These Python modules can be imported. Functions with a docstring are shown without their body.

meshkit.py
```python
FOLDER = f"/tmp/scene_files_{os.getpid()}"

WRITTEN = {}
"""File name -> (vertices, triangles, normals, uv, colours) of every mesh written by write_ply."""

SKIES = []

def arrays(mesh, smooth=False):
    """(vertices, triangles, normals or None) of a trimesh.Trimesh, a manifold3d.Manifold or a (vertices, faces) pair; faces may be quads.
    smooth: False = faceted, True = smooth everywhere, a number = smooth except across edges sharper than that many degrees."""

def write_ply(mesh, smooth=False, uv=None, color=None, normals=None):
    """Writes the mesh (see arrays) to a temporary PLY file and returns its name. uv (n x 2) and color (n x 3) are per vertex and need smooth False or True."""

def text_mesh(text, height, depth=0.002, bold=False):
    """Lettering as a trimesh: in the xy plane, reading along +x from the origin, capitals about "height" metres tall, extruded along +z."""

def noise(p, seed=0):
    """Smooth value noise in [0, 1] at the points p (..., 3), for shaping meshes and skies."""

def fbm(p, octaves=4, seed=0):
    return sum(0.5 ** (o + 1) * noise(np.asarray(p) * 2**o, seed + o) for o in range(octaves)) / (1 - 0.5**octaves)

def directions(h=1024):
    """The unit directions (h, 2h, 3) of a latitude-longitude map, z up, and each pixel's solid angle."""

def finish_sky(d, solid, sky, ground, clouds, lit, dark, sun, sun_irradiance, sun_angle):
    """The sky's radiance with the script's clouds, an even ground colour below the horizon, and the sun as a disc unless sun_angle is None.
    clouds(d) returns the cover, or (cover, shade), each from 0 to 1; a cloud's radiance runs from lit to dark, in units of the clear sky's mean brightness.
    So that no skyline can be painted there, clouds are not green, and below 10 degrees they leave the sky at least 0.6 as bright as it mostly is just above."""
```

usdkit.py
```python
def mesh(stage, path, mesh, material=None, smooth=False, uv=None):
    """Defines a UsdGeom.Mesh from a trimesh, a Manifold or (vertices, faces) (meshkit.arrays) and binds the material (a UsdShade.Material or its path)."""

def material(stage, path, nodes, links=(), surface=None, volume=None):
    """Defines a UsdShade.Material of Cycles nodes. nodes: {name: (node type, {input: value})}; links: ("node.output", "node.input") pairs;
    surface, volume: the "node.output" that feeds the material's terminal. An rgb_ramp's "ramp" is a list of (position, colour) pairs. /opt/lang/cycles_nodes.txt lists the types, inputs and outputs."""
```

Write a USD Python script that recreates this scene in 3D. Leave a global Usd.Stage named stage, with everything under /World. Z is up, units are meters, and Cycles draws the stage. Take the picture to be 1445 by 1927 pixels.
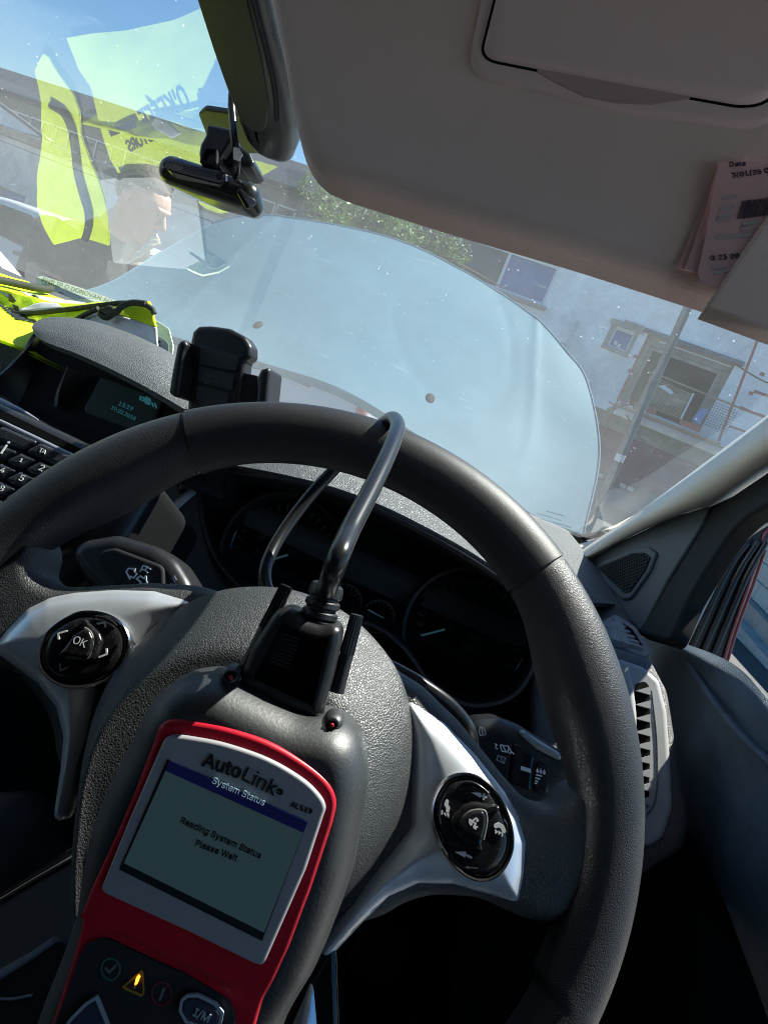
import math, random
import numpy as np, trimesh, mapbox_earcut, manifold3d
import shapely
from shapely.geometry import Polygon, LineString, Point, box as sbox
import usdkit, meshkit
from pxr import Usd, UsdGeom, UsdLux, UsdShade, Gf, Sdf

stage = Usd.Stage.CreateInMemory()
UsdGeom.Xform.Define(stage, '/World')
UsdGeom.Scope.Define(stage, '/World/Looks')
RNG = np.random.default_rng(7)

# ------------------------------------------------------------------ camera
EYE = np.array([0.0, 0.0, 1.45])
YAW, PITCH, ROLL, FPX, PW, PH = 6.9, 16.1, 21.9, 1200.0, 1445.0, 1927.0
_y, _p, _r = np.radians([YAW, PITCH, ROLL])
CF = np.array([-np.sin(_y) * np.cos(_p), np.cos(_y) * np.cos(_p), -np.sin(_p)])
_r0 = np.array([np.cos(_y), np.sin(_y), 0.0]); _u0 = np.cross(_r0, CF)
CR = np.cos(_r) * _r0 + np.sin(_r) * _u0
CU = np.cos(_r) * _u0 - np.sin(_r) * _r0
cam = UsdGeom.Camera.Define(stage, '/World/camera')
_m = np.eye(4); _m[0, :3] = CR; _m[1, :3] = CU; _m[2, :3] = -CF; _m[3, :3] = EYE
cam.AddTransformOp().Set(Gf.Matrix4d(*_m.ravel().tolist()))
cam.CreateFocalLengthAttr(24.0)
cam.CreateHorizontalApertureAttr(24.0 * PW / FPX)
cam.CreateClippingRangeAttr(Gf.Vec2f(0.02, 2000.0))
cam.CreateExposureAttr(1.5)

# ------------------------------------------------------------------ sky and sun
SUN_EL, SUN_AZ = math.radians(56), math.radians(41)      # azimuth from +Y (van's forward) towards +X
SUN = np.array([math.sin(SUN_AZ) * math.cos(SUN_EL), math.cos(SUN_AZ) * math.cos(SUN_EL), math.sin(SUN_EL)])
usdkit.material(stage, '/World/Looks/sky_look', {
    'hs': ('hsv', {'saturation': 1.4}), 'sky': ('sky_texture', {'sky_type': 'single_scattering', 'sun_disc': False, 'sun_elevation': SUN_EL, 'sun_rotation': math.atan2(SUN[0], SUN[1]), 'air_density': 1.0, 'aerosol_density': 0.15, 'ozone_density': 3.0}),
    'b': ('background_shader', {'strength': 0.05})}, [('sky.color', 'hs.color'), ('hs.color', 'b.color')], surface='b.background')
dome = UsdLux.DomeLight.Define(stage, '/World/sky')
UsdShade.MaterialBindingAPI.Apply(dome.GetPrim()).Bind(UsdShade.Material.Get(stage, '/World/Looks/sky_look'))
dome.GetPrim().SetCustomDataByKey('kind', 'structure')
sun = UsdLux.DistantLight.Define(stage, '/World/sun')
sun.CreateIntensityAttr(1.25); sun.CreateAngleAttr(0.53); sun.CreateColorAttr(Gf.Vec3f(1.0, 0.95, 0.87))
sun.GetPrim().CreateAttribute('inputs:normalize', Sdf.ValueTypeNames.Bool).Set(True)
_z = SUN; _x = np.cross([0, 0, 1.0], _z); _x /= np.linalg.norm(_x); _yy = np.cross(_z, _x)
_m = np.eye(4); _m[0, :3] = _x; _m[1, :3] = _yy; _m[2, :3] = _z
sun.AddTransformOp().Set(Gf.Matrix4d(*_m.ravel().tolist()))

# ------------------------------------------------------------------ helpers: pixels to space
def ray(px, py):
    return CF + (px - PW / 2) / FPX * CR - (py - PH / 2) / FPX * CU

def at(px, py, Y):
    d = ray(px, py); return EYE + d * (Y / d[1])

class Plane:
    """A plane with origin o and axes a (right), b (up), n = a x b towards the viewer."""
    def __init__(s, o, a, b):
        s.o = np.array(o, float); s.a = np.array(a, float) / np.linalg.norm(a)
        b = np.array(b, float); b = b - s.a * (b @ s.a); s.b = b / np.linalg.norm(b); s.n = np.cross(s.a, s.b)
    def uv(s, pts, h=0.0):
        out = []
        for px, py in pts:
            d = ray(px, py); o = s.o + h * s.n
            t = ((o - EYE) @ s.n) / (d @ s.n); P = EYE + d * t - o
            out.append((P @ s.a, P @ s.b))
        return np.array(out)
    def w(s, uv, h=0.0):
        uv = np.asarray(uv, float); h = np.broadcast_to(np.asarray(h, float), uv.shape[:-1])
        return s.o + uv[..., :1] * s.a + uv[..., 1:2] * s.b + h[..., None] * s.n
    def off(s, h):
        return Plane(s.o + h * s.n, s.a, s.b)

def plane3(A, B, Cp):
    """Plane through three (px, py, Y) points: A the origin, a along A->B, b towards C."""
    A, B, Cp = (at(*q) for q in (A, B, Cp)); a = B - A; b = Cp - A
    p = Plane(A, a, b)
    if p.n @ (EYE - A) < 0:
        p = Plane(A, a, -b)
    return p

def smooth_ring(p, n=96, k=0.5):
    """Closed Catmull-Rom through the points, evenly resampled."""
    p = np.asarray(p, float); m = len(p); out = []
    for i in range(m):
        a, b, c, d = p[(i - 1) % m], p[i], p[(i + 1) % m], p[(i + 2) % m]
        for t in np.linspace(0, 1, 12, endpoint=False):
            m1, m2 = k * (c - a), k * (d - b)
            out.append((2 * t**3 - 3 * t**2 + 1) * b + (t**3 - 2 * t**2 + t) * m1 + (-2 * t**3 + 3 * t**2) * c + (t**3 - t**2) * m2)
    return resample(np.array(out), n)

def resample(p, n, closed=True):
    p = np.asarray(p, float)
    q = np.vstack([p, p[:1]]) if closed else p
    s = np.concatenate([[0], np.cumsum(np.linalg.norm(np.diff(q, axis=0), axis=1))])
    t = np.linspace(0, s[-1], n, endpoint=not closed)
    return np.stack([np.interp(t, s, q[:, i]) for i in range(q.shape[1])], 1)

def round_ring(p, r, n=96):
    """A polygon with its corners rounded by r, keeping straight sides."""
    g = Polygon(p).buffer(0)
    g0 = g
    while True:
        g = g0.buffer(-r, quad_segs=6).buffer(2 * r, quad_segs=6).buffer(-r, quad_segs=6)
        if g.area > .85 * g0.area or r < 1e-5: break
        r *= .6
    if g.geom_type != 'Polygon':
        g = max(g.geoms, key=lambda x: x.area)
    return np.array(g.exterior.coords)[:-1] if n is None else resample(np.array(g.exterior.coords)[:-1], n)

def spline(p, n):
    """Open Catmull-Rom through points, n samples."""
    p = np.asarray(p, float); q = np.vstack([2 * p[0] - p[1], p, 2 * p[-1] - p[-2]]); out = []
    for i in range(1, len(q) - 2):
        a, b, c, d = q[i - 1], q[i], q[i + 1], q[i + 2]
        for t in np.linspace(0, 1, 16, endpoint=False):
            out.append(0.5 * ((2 * b) + (c - a) * t + (2 * a - 5 * b + 4 * c - d) * t * t + (-a + 3 * b - 3 * c + d) * t**3))
    out.append(p[-1])
    return resample(np.array(out), n, closed=False)

def ccw(r):
    x, y = r[:, 0], r[:, 1]
    return r if (x * np.roll(y, -1) - y * np.roll(x, -1)).sum() > 0 else r[::-1]

def profiled(plane, ring, prof, mode='inset', centre=None):
    """A solid on the plane: the ring (plane coordinates) run through a profile of (inset, height) steps, capped at both ends."""
    ring = ccw(np.asarray(ring, float)); n = len(ring)
    e = np.roll(ring, -1, 0) - np.roll(ring, 1, 0); e /= np.linalg.norm(e, axis=1, keepdims=True) + 1e-12
    out = np.stack([e[:, 1], -e[:, 0]], 1)
    c = ring.mean(0) if centre is None else np.asarray(centre, float)
    V, rings = [], []
    for ins, h in prof:
        r = ring - out * ins if mode == 'inset' else c + (ring - c) * (1 - ins)
        rings.append(r); V.append(plane.w(r, h))
    V = np.vstack(V); Fc = []
    i = np.arange(n); j = (i + 1) % n
    for k in range(len(prof) - 1):
        a, b = k * n, (k + 1) * n
        Fc += [np.stack([a + i, a + j, b + j], 1), np.stack([a + i, b + j, b + i], 1)]
    tri = lambda r: np.asarray(mapbox_earcut.triangulate_float64(np.ascontiguousarray(r), np.array([n], np.uint32)), int).reshape(-1, 3)
    t0, t1 = tri(rings[0]), tri(rings[-1])
    Fc += [t0[:, ::-1], t1 + (len(prof) - 1) * n]
    return trimesh.Trimesh(V, np.vstack(Fc), process=False)

def plate(plane, pts, h0, h1, bevel=0.0, ring=None, steps=3):
    """A plate traced by pixels on the plane's height h1: from h0 to h1 with a rounded top edge."""
    r = plane.uv(pts, h1) if ring is None else ring
    if bevel <= 0:
        return profiled(plane, r, [(0, h0), (0, h1)])
    prof = [(0, h0)] + [(bevel * (1 - math.cos(x)), h1 - bevel + bevel * math.sin(x)) for x in np.linspace(0, math.pi / 2, steps + 1)] + [(bevel * 1.2, h1)]
    return profiled(plane, r, prof)

def rplate(plane, pts, h0, h1, bevel, rad, n=96):
    return plate(plane, None, h0, h1, bevel, round_ring(plane.uv(pts, h1), rad, n))

def splate(plane, pts, h0, h1, bevel, n=96):
    return plate(plane, None, h0, h1, bevel, ccw(smooth_ring(plane.uv(pts, h1), n)))

def shp(plane, g, h0, h1):
    """A shapely shape in plane coordinates, extruded from h0 to h1."""
    ms = []
    for q in getattr(g, 'geoms', [g]):
        if q.area <= 0: continue
        m = trimesh.creation.extrude_polygon(q, 1.0, engine='earcut')
        v = np.array(m.vertices); ms.append(trimesh.Trimesh(plane.w(v[:, :2], h0 + v[:, 2] * (h1 - h0)), m.faces, process=False))
    return trimesh.util.concatenate(ms)

def stroke(plane, lines, width, h0, h1, closed=False):
    """Pixel polylines drawn on the plane as raised or printed lines of the width (metres)."""
    gs = []
    for l in lines:
        uv = plane.uv(l, h1)
        if closed: uv = np.vstack([uv, uv[:1]])
        gs.append(LineString(uv).buffer(width / 2, quad_segs=3))
    return shp(plane, shapely.union_all(gs), h0, h1)

def fillpx(plane, polys, h0, h1):
    return shp(plane, shapely.union_all([Polygon(plane.uv(p, h1)).buffer(0) for p in polys]), h0, h1)

def text_on(plane, text, pA, pB, h0, h1, bold=False, mirror=False, squash=1.0):
    """Lettering whose baseline runs from pixel pA to pixel pB on the plane."""
    m = meshkit.text_mesh(text, 1.0, depth=1.0, bold=bold)
    v = np.array(m.vertices); w = v[:, 0].max() - v[:, 0].min()
    A, B = plane.uv([pA, pB], h1); e = B - A; L = np.linalg.norm(e); e /= L; q = np.array([-e[1], e[0]])
    s = L / w; x = (v[:, 0] - v[:, 0].min()) * s; y = v[:, 1] * s * squash
    uv = A + x[:, None] * e + y[:, None] * q
    return trimesh.Trimesh(plane.w(uv, h0 + v[:, 2] * (h1 - h0)), m.faces, process=False)

def grid(P, thick=0.0, flip=False):
    """A sheet from an (m, n, 3) array of points, with a back side thick metres behind it."""
    P = np.asarray(P, float); m, n = P.shape[:2]
    i, j = np.meshgrid(np.arange(m - 1), np.arange(n - 1), indexing='ij')
    a = (i * n + j).ravel(); b = a + 1; c = a + n; d = c + 1
    Fc = np.vstack([np.stack([a, b, d], 1), np.stack([a, d, c], 1)])
    V = P.reshape(-1, 3)
    if flip: Fc = Fc[:, ::-1]
    if thick:
        t = trimesh.Trimesh(V, Fc, process=False); N = np.array(t.vertex_normals)
        k = len(V); B = V - N * thick; e = []
        edge = np.concatenate([np.arange(n), np.arange(2 * n - 1, m * n, n), np.arange(m * n - 2, (m - 1) * n - 1, -1), np.arange((m - 2) * n, 0, -n)])
        x, y = edge, np.roll(edge, -1)
        s = np.vstack([np.stack([x, x + k, y + k], 1), np.stack([x, y + k, y], 1)])
        if flip: s = s[:, ::-1]
        V = np.vstack([V, B]); Fc = np.vstack([Fc, Fc[:, ::-1] + k, s])
    return trimesh.Trimesh(V, Fc, process=False)

def loft(rails, m=16, n=40, thick=0.0, flip=False, world=False):
    """A smooth sheet through rails of (px, py, Y) points (or of world points)."""
    R = [spline([q if world else at(*q) for q in r], n) for r in rails]
    R = np.array(R)
    if len(R) > 2:
        P = np.stack([spline(R[:, j], m) for j in range(n)], 1)
    else:
        t = np.linspace(0, 1, m)[:, None, None]; P = R[0] * (1 - t) + R[1] * t
    return P if thick is None else grid(P, thick, flip)

def tube(pts, rad, n=60, sides=14, cap=True, raw=False):
    P = np.asarray(pts, float) if raw else spline(pts, n)
    n = len(P); rad = np.broadcast_to(np.asarray(rad, float), (n,)) if np.ndim(rad) == 0 else np.interp(np.linspace(0, 1, n), np.linspace(0, 1, len(rad)), rad)
    t = np.gradient(P, axis=0); t /= np.linalg.norm(t, axis=1, keepdims=True)
    a = np.cross(t[0], [0.3, 0.2, 0.93]); a /= np.linalg.norm(a); A = [a]
    for k in range(1, n):
        a = A[-1] - t[k] * (A[-1] @ t[k]); A.append(a / np.linalg.norm(a))
    A = np.array(A); B = np.cross(t, A); g = np.arange(sides) * 2 * np.pi / sides
    V = P[:, None] + rad[:, None, None] * (np.cos(g)[None, :, None] * A[:, None] + np.sin(g)[None, :, None] * B[:, None])
    i, j = np.meshgrid(np.arange(n - 1), np.arange(sides), indexing='ij'); q = (j + 1) % sides
    Fc = np.vstack([np.stack([i * sides + j, i * sides + q, (i + 1) * sides + q], -1).reshape(-1, 3), np.stack([i * sides + j, (i + 1) * sides + q, (i + 1) * sides + j], -1).reshape(-1, 3)])
    V = V.reshape(-1, 3)
    if cap:
        k = len(V); V = np.vstack([V, P[:1], P[-1:]]); s = np.arange(sides); u = (s + 1) % sides; b = (n - 1) * sides
        Fc = np.vstack([Fc, np.stack([np.full(sides, k), u, s], 1), np.stack([np.full(sides, k + 1), b + s, b + u], 1)])
    return trimesh.Trimesh(V, Fc, process=False)

def bx(c, size, axes=None):
    m = trimesh.creation.box(size); v = np.array(m.vertices)
    if axes is not None: v = v @ np.array(axes, float)
    return trimesh.Trimesh(v + np.asarray(c, float), m.faces, process=False)

def beam(A, B, w, d=None, up=(0, 0, 1)):
    A, B = np.asarray(A, float), np.asarray(B, float); t = B - A; L = np.linalg.norm(t); t /= L
    x = np.cross(t, up); x = x / np.linalg.norm(x) if np.linalg.norm(x) > 1e-6 else np.array([1.0, 0, 0]); y = np.cross(x, t)
    return bx((A + B) / 2, (w, L, d or w), [x, t, y])

def cat(*ms):
    return trimesh.util.concatenate([m for m in ms if m is not None])

def pillow(plane, ring, hf, h0, step=.0022):
    """A domed plate: its top height is hf(distance to the outline); sides go down to h0."""
    from scipy.spatial import Delaunay
    g = Polygon(ccw(np.asarray(ring, float))).buffer(0); g = g if g.geom_type == 'Polygon' else max(g.geoms, key=lambda q: q.area)
    n = max(40, int(g.exterior.length / step)); rb = ccw(resample(np.array(g.exterior.coords)[:-1], n)); gi = g.buffer(-step * .45)
    x0, y0, x1, y1 = g.bounds; X, Y = np.meshgrid(np.arange(x0, x1, step), np.arange(y0, y1, step * .87)); X[1::2] += step / 2
    q = np.c_[X.ravel(), Y.ravel()]; q = q[shapely.contains_xy(gi, q[:, 0], q[:, 1])]
    P = np.vstack([rb, q]); T = Delaunay(P).simplices; c = P[T].mean(1); T = T[shapely.contains_xy(g.buffer(step * .02), c[:, 0], c[:, 1])]
    a, b, d = P[T[:, 0]], P[T[:, 1]], P[T[:, 2]]; fl = ((b - a)[:, 0] * (d - a)[:, 1] - (b - a)[:, 1] * (d - a)[:, 0]) < 0; T[fl] = T[fl][:, ::-1]
    dist = np.r_[np.zeros(n), shapely.distance(shapely.points(q), g.exterior)]
    V = np.vstack([plane.w(P, hf(dist)), plane.w(rb, h0)]); i = np.arange(n); j = (i + 1) % n; k = len(P)
    return trimesh.Trimesh(V, np.vstack([T, np.stack([i, k + i, k + j], 1), np.stack([i, k + j, j], 1)]), process=False)

def hull(balls):
    """Rounded solid: hull of (centre, radius) balls."""
    ms = []
    for c, r in balls:
        s = trimesh.creation.icosphere(2, r); ms.append(np.array(s.vertices) + np.asarray(c))
    return trimesh.convex.convex_hull(np.vstack(ms))

# ------------------------------------------------------------------ helpers: things, parts, tags
used = {}
def numbered(path):
    k = used.get(path, 0); used[path] = k + 1
    return path if k == 0 else f'{path}_{k:03d}'

base_of = {}
def tag(prim, label=None, cat_=None, group=None, kind=None):
    for k, v in (('label', label), ('category', cat_), ('group', group), ('kind', kind)):
        if v: prim.SetCustomDataByKey(k, v)

def thing(name, label, cat_, base=(0, 0, 0), group=None, kind=None):
    path = numbered('/World/' + name); x = UsdGeom.Xform.Define(stage, path); x.AddTranslateOp().Set(Gf.Vec3d(*map(float, base)))
    base_of[path] = np.array(base, float); tag(x.GetPrim(), label, cat_, group, kind)
    return path

def obj(name, mesh, mat, parent=None, smooth=35, label=None, cat_=None, group=None, kind=None, uv=None):
    root = '/'.join(parent.split('/')[:3]) if parent else None
    path = numbered((parent or '/World') + '/' + name)
    if root is not None:
        mesh = mesh.copy(); mesh.vertices = np.array(mesh.vertices) - base_of[root]
    m = usdkit.mesh(stage, path, mesh, '/World/Looks/' + mat, smooth=smooth, uv=uv)
    tag(m.GetPrim(), label, cat_, group, kind)
    return path

# ------------------------------------------------------------------ materials
def mat(name, col, rough=0.5, metal=0.0, bump=None, spec=0.5, var=0.0, vscale=6.0, coat=0.0, dust=0.0, emit=None, sheen=0.0, trans=0.0):
    """bump: list of (kind, scale, strength, distance); var: share of colour variation; dust: share of pale dust on it."""
    N = {'p': ('principled_bsdf', {'base_color': col, 'roughness': rough, 'metallic': metal, 'specular_ior_level': spec, 'coat_weight': coat, 'coat_roughness': 0.08, 'sheen_weight': sheen})}
    L = []
    N['g'] = ('geometry', {})
    src = None
    if var or dust:
        N['nv'] = ('noise_texture', {'scale': vscale, 'detail': 6.0, 'roughness': 0.65}); L.append(('g.position', 'nv.vector'))
        lo, hi = [max(0, c * (1 - var)) for c in col], [min(1, c * (1 + var)) for c in col]
        N['rv'] = ('rgb_ramp', {'ramp': [(0.3, lo), (0.7, hi)]}); L += [('nv.fac', 'rv.fac')]; src = 'rv.color'
    if dust:
        N['nd'] = ('noise_texture', {'scale': 900.0, 'detail': 3.0, 'roughness': 0.7}); L.append(('g.position', 'nd.vector'))
        N['rd'] = ('rgb_ramp', {'ramp': [(0.56, (0, 0, 0)), (0.72, (1, 1, 1))]}); L.append(('nd.fac', 'rd.fac'))
        N['md'] = ('math', {'math_type': 'multiply', 'value2': dust}); L.append(('rd.color', 'md.value1'))
        N['mx'] = ('mix', {'mix_type': 'mix', 'color2': (0.42, 0.40, 0.36)}); L += [('md.value', 'mx.fac'), (src, 'mx.color1')]; src = 'mx.color'
    if src: L.append((src, 'p.base_color'))
    prev = None
    for k, b in enumerate(bump or []):
        kind, sc, st, di = b
        t, bn = f't{k}', f'b{k}'
        if kind == 'noise': N[t] = ('noise_texture', {'scale': sc, 'detail': 4.0, 'roughness': 0.6}); o = t + '.fac'
        elif kind == 'leather': N[t] = ('voronoi_texture', {'feature': 'distance_to_edge', 'scale': sc, 'randomness': 1.0}); o = t + '.distance'
        elif kind == 'cell': N[t] = ('voronoi_texture', {'feature': 'f1', 'scale': sc, 'randomness': 0.25}); o = t + '.distance'
        elif kind == 'wave': N[t] = ('wave_texture', {'scale': sc, 'distortion': 1.0}); o = t + '.fac'
        L.append(('g.position', t + '.vector'))
        if kind == 'leather':
            N[t + 'r'] = ('rgb_ramp', {'ramp': [(0.0, (0, 0, 0)), (0.25, (1, 1, 1))]}); L.append((o, t + 'r.fac')); o = t + 'r.color'
        N[bn] = ('bump', {'strength': st, 'distance': di, 'use_object_space': False}); L.append((o, bn + '.height'))
        if prev: L.append((prev, bn + '.normal'))
        prev = bn + '.normal'
    if prev: L.append((prev, 'p.normal'))
    if emit:
        N['p'][1]['emission_color'] = emit[0]; N['p'][1]['emission_strength'] = emit[1]
    out = 'p.BSDF'
    if trans:
        N['tl'] = ('translucent_bsdf', {'color': tuple(min(1, c * 1.2) for c in col)}); N['mc'] = ('mix_closure', {'fac': trans})
        L += [('p.BSDF', 'mc.closure1'), ('tl.BSDF', 'mc.closure2')]
        if src: L.append((src, 'tl.color'))
        out = 'mc.closure'
    usdkit.material(stage, '/World/Looks/' + name, N, L, surface=out)
    return name

mat('leather_black', (0.012, 0.012, 0.0125), 0.45, spec=0.7, bump=[('leather', 900, 0.30, 0.0004), ('noise', 120, 0.15, 0.0008)], dust=0.04, var=0.2)
mat('leather_smooth', (0.011, 0.011, 0.012), 0.50, spec=0.55, bump=[('leather', 1100, 0.18, 0.0003), ('noise', 60, 0.12, 0.002)], dust=0.06, var=0.15)
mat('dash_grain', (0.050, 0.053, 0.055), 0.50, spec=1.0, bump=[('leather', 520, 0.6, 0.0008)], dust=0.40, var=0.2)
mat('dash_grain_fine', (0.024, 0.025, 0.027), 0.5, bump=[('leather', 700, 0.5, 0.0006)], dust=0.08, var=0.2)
mat('black_plastic', (0.012, 0.012, 0.013), 0.38, bump=[('noise', 1500, 0.1, 0.0003)], dust=0.05, var=0.1)
mat('black_gloss', (0.008, 0.008, 0.009), 0.12, dust=0.05, var=0.1)
mat('black_matte', (0.010, 0.010, 0.011), 0.75, spec=0.3)
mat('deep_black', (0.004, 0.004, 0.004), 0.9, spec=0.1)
mat('rubber_boot', (0.015, 0.016, 0.017), 0.50, spec=1.0, bump=[('noise', 700, 0.25, 0.0005)], dust=0.07, var=0.2)
mat('silver_trim', (0.76, 0.79, 0.83), 0.36, metal=0.7, dust=0.05, var=0.08, vscale=30)
mat('dull_silver', (0.30, 0.32, 0.36), 0.35, metal=0.5)
mat('chrome', (0.75, 0.76, 0.78), 0.12, metal=1.0)
mat('white_print', (0.75, 0.76, 0.76), 0.6)
mat('grey_print', (0.30, 0.31, 0.32), 0.6)
mat('scanner_red', (0.46, 0.006, 0.022), 0.40, bump=[('noise', 2500, 0.1, 0.0003)], var=0.12, vscale=40, dust=0.05)
mat('bezel_grey', (0.36, 0.355, 0.375), 0.45, metal=0.2, var=0.06, vscale=30, dust=0.06)
mat('lcd_screen', (0.035, 0.065, 0.075), 0.25, emit=((0.22, 0.42, 0.46), 0.022), var=0.05, vscale=900)
mat('lcd_navy', (0.006, 0.008, 0.05), 0.25, emit=((0.02, 0.025, 0.16), 0.03))
mat('lcd_ink', (0.006, 0.008, 0.012), 0.5)
mat('lcd_white', (0.3, 0.45, 0.5), 0.5, emit=((0.45, 0.65, 0.75), 0.07))
mat('black_print', (0.01, 0.01, 0.01), 0.5)
mat('amber_lit', (0.6, 0.2, 0.01), 0.4, emit=((1.0, 0.32, 0.02), 1.6))
mat('amber_dim', (0.30, 0.19, 0.02), 0.5)
mat('green_dim', (0.05, 0.12, 0.10), 0.5)
mat('red_dim', (0.16, 0.02, 0.03), 0.5)
mat('key_navy', (0.03, 0.032, 0.06), 0.5)
mat('key_line', (0.32, 0.38, 0.42), 0.5)
mat('visor_cloth', (0.80, 0.64, 0.61), 0.85, bump=[('cell', 720, 0.28, 0.0004)], var=0.06, spec=0.25)
mat('visor_lid', (0.80, 0.62, 0.63), 0.65, bump=[('noise', 1400, 0.15, 0.0003)], spec=0.3)
mat('headlining', (0.26, 0.25, 0.24), 0.9, bump=[('noise', 900, 0.3, 0.0006)])
mat('pillar_cream', (0.80, 0.75, 0.65), 0.6, bump=[('cell', 500, 0.25, 0.0005)], var=0.05)
mat('receipt_paper', (0.98, 0.70, 0.75), 0.8, bump=[('noise', 25, 0.3, 0.003)], trans=0.15)
mat('receipt_ink', (0.08, 0.06, 0.10), 0.8)
mat('receipt_faint', (0.48, 0.40, 0.44), 0.8)
mat('vest_yellow', (0.68, 0.86, 0.02), 0.7, bump=[('noise', 40, 0.4, 0.006), ('wave', 1500, 0.05, 0.0003)], trans=0.18, var=0.06, vscale=20)
mat('vest_tape', (0.62, 0.63, 0.65), 0.45, metal=0.2, bump=[('noise', 50, 0.3, 0.004)])
mat('vest_piping', (0.03, 0.035, 0.02), 0.8, bump=[('noise', 900, 0.4, 0.001)])
mat('vest_print', (0.02, 0.025, 0.05), 0.7)
mat('paper_white', (0.34, 0.36, 0.36), 0.8)
mat('card_cream', (0.72, 0.80, 0.55), 0.6)
mat('card_ink', (0.16, 0.27, 0.05), 0.6)
mat('card_grey', (0.42, 0.46, 0.48), 0.4)
mat('door_teal', (0.075, 0.120, 0.160), 0.6, bump=[('leather', 520, 0.7, 0.0009), ('noise', 20, 0.25, 0.006)], var=0.45, vscale=11, dust=0.16)
mat('door_black', (0.010, 0.011, 0.011), 0.75, spec=0.25, bump=[('noise', 800, 0.2, 0.0004)])
mat('panel_teal_grey', (0.045, 0.055, 0.062), 0.5, bump=[('noise', 1500, 0.2, 0.0003)])
mat('vent_grey', (0.32, 0.34, 0.34), 0.45, bump=[('noise', 1400, 0.15, 0.0003)], dust=0.2, var=0.15)
mat('red_paint', (0.16, 0.008, 0.014), 0.2, coat=0.6)
mat('cabin_grey', (0.05, 0.048, 0.046), 0.85)
mat('lcd_dash', (0.012, 0.018, 0.018), 0.25, emit=((0.05, 0.10, 0.10), 0.015))
mat('lcd_cyan', (0.02, 0.10, 0.12), 0.5, emit=((0.10, 0.55, 0.62), 0.05))
mat('needle_blue', (0.07, 0.20, 0.26), 0.5, emit=((0.2, 0.6, 0.75), 0.02))
mat('dial_face', (0.005, 0.005, 0.006), 0.8, spec=0.15)
mat('dial_print', (0.13, 0.13, 0.13), 0.6)
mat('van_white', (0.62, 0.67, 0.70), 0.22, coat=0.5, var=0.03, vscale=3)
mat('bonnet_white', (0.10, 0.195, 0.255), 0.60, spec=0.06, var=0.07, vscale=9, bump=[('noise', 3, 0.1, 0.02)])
mat('car_glass', (0.02, 0.025, 0.03), 0.05)
mat('tail_red', (0.45, 0.02, 0.02), 0.2)
mat('asphalt', (0.075, 0.075, 0.075), 0.9, bump=[('noise', 60, 0.5, 0.01)], var=0.3, vscale=2)
mat('concrete', (0.42, 0.41, 0.38), 0.9, bump=[('noise', 40, 0.4, 0.01)], var=0.25, vscale=5)
mat('render_grey', (0.62, 0.64, 0.66), 0.9, bump=[('noise', 14, 0.6, 0.03)], var=0.28, vscale=0.9)
mat('render_pale', (0.78, 0.80, 0.82), 0.9, bump=[('noise', 18, 0.7, 0.03)], var=0.22, vscale=1.1)
mat('stone_trim', (0.33, 0.31, 0.27), 0.9, bump=[('noise', 10, 0.5, 0.02)], var=0.3, vscale=3)
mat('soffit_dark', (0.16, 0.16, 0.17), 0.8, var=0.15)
mat('timber_weathered', (0.27, 0.24, 0.19), 0.85, bump=[('wave', 12, 0.3, 0.01)], var=0.3, vscale=4)
mat('board_tan', (0.34, 0.25, 0.15), 0.85, var=0.3, vscale=4)
mat('pole_galv', (0.11, 0.13, 0.13), 0.6, metal=0.2, var=0.2, vscale=4)
mat('pole_red', (0.34, 0.10, 0.07), 0.7, var=0.2, vscale=6)
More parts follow.
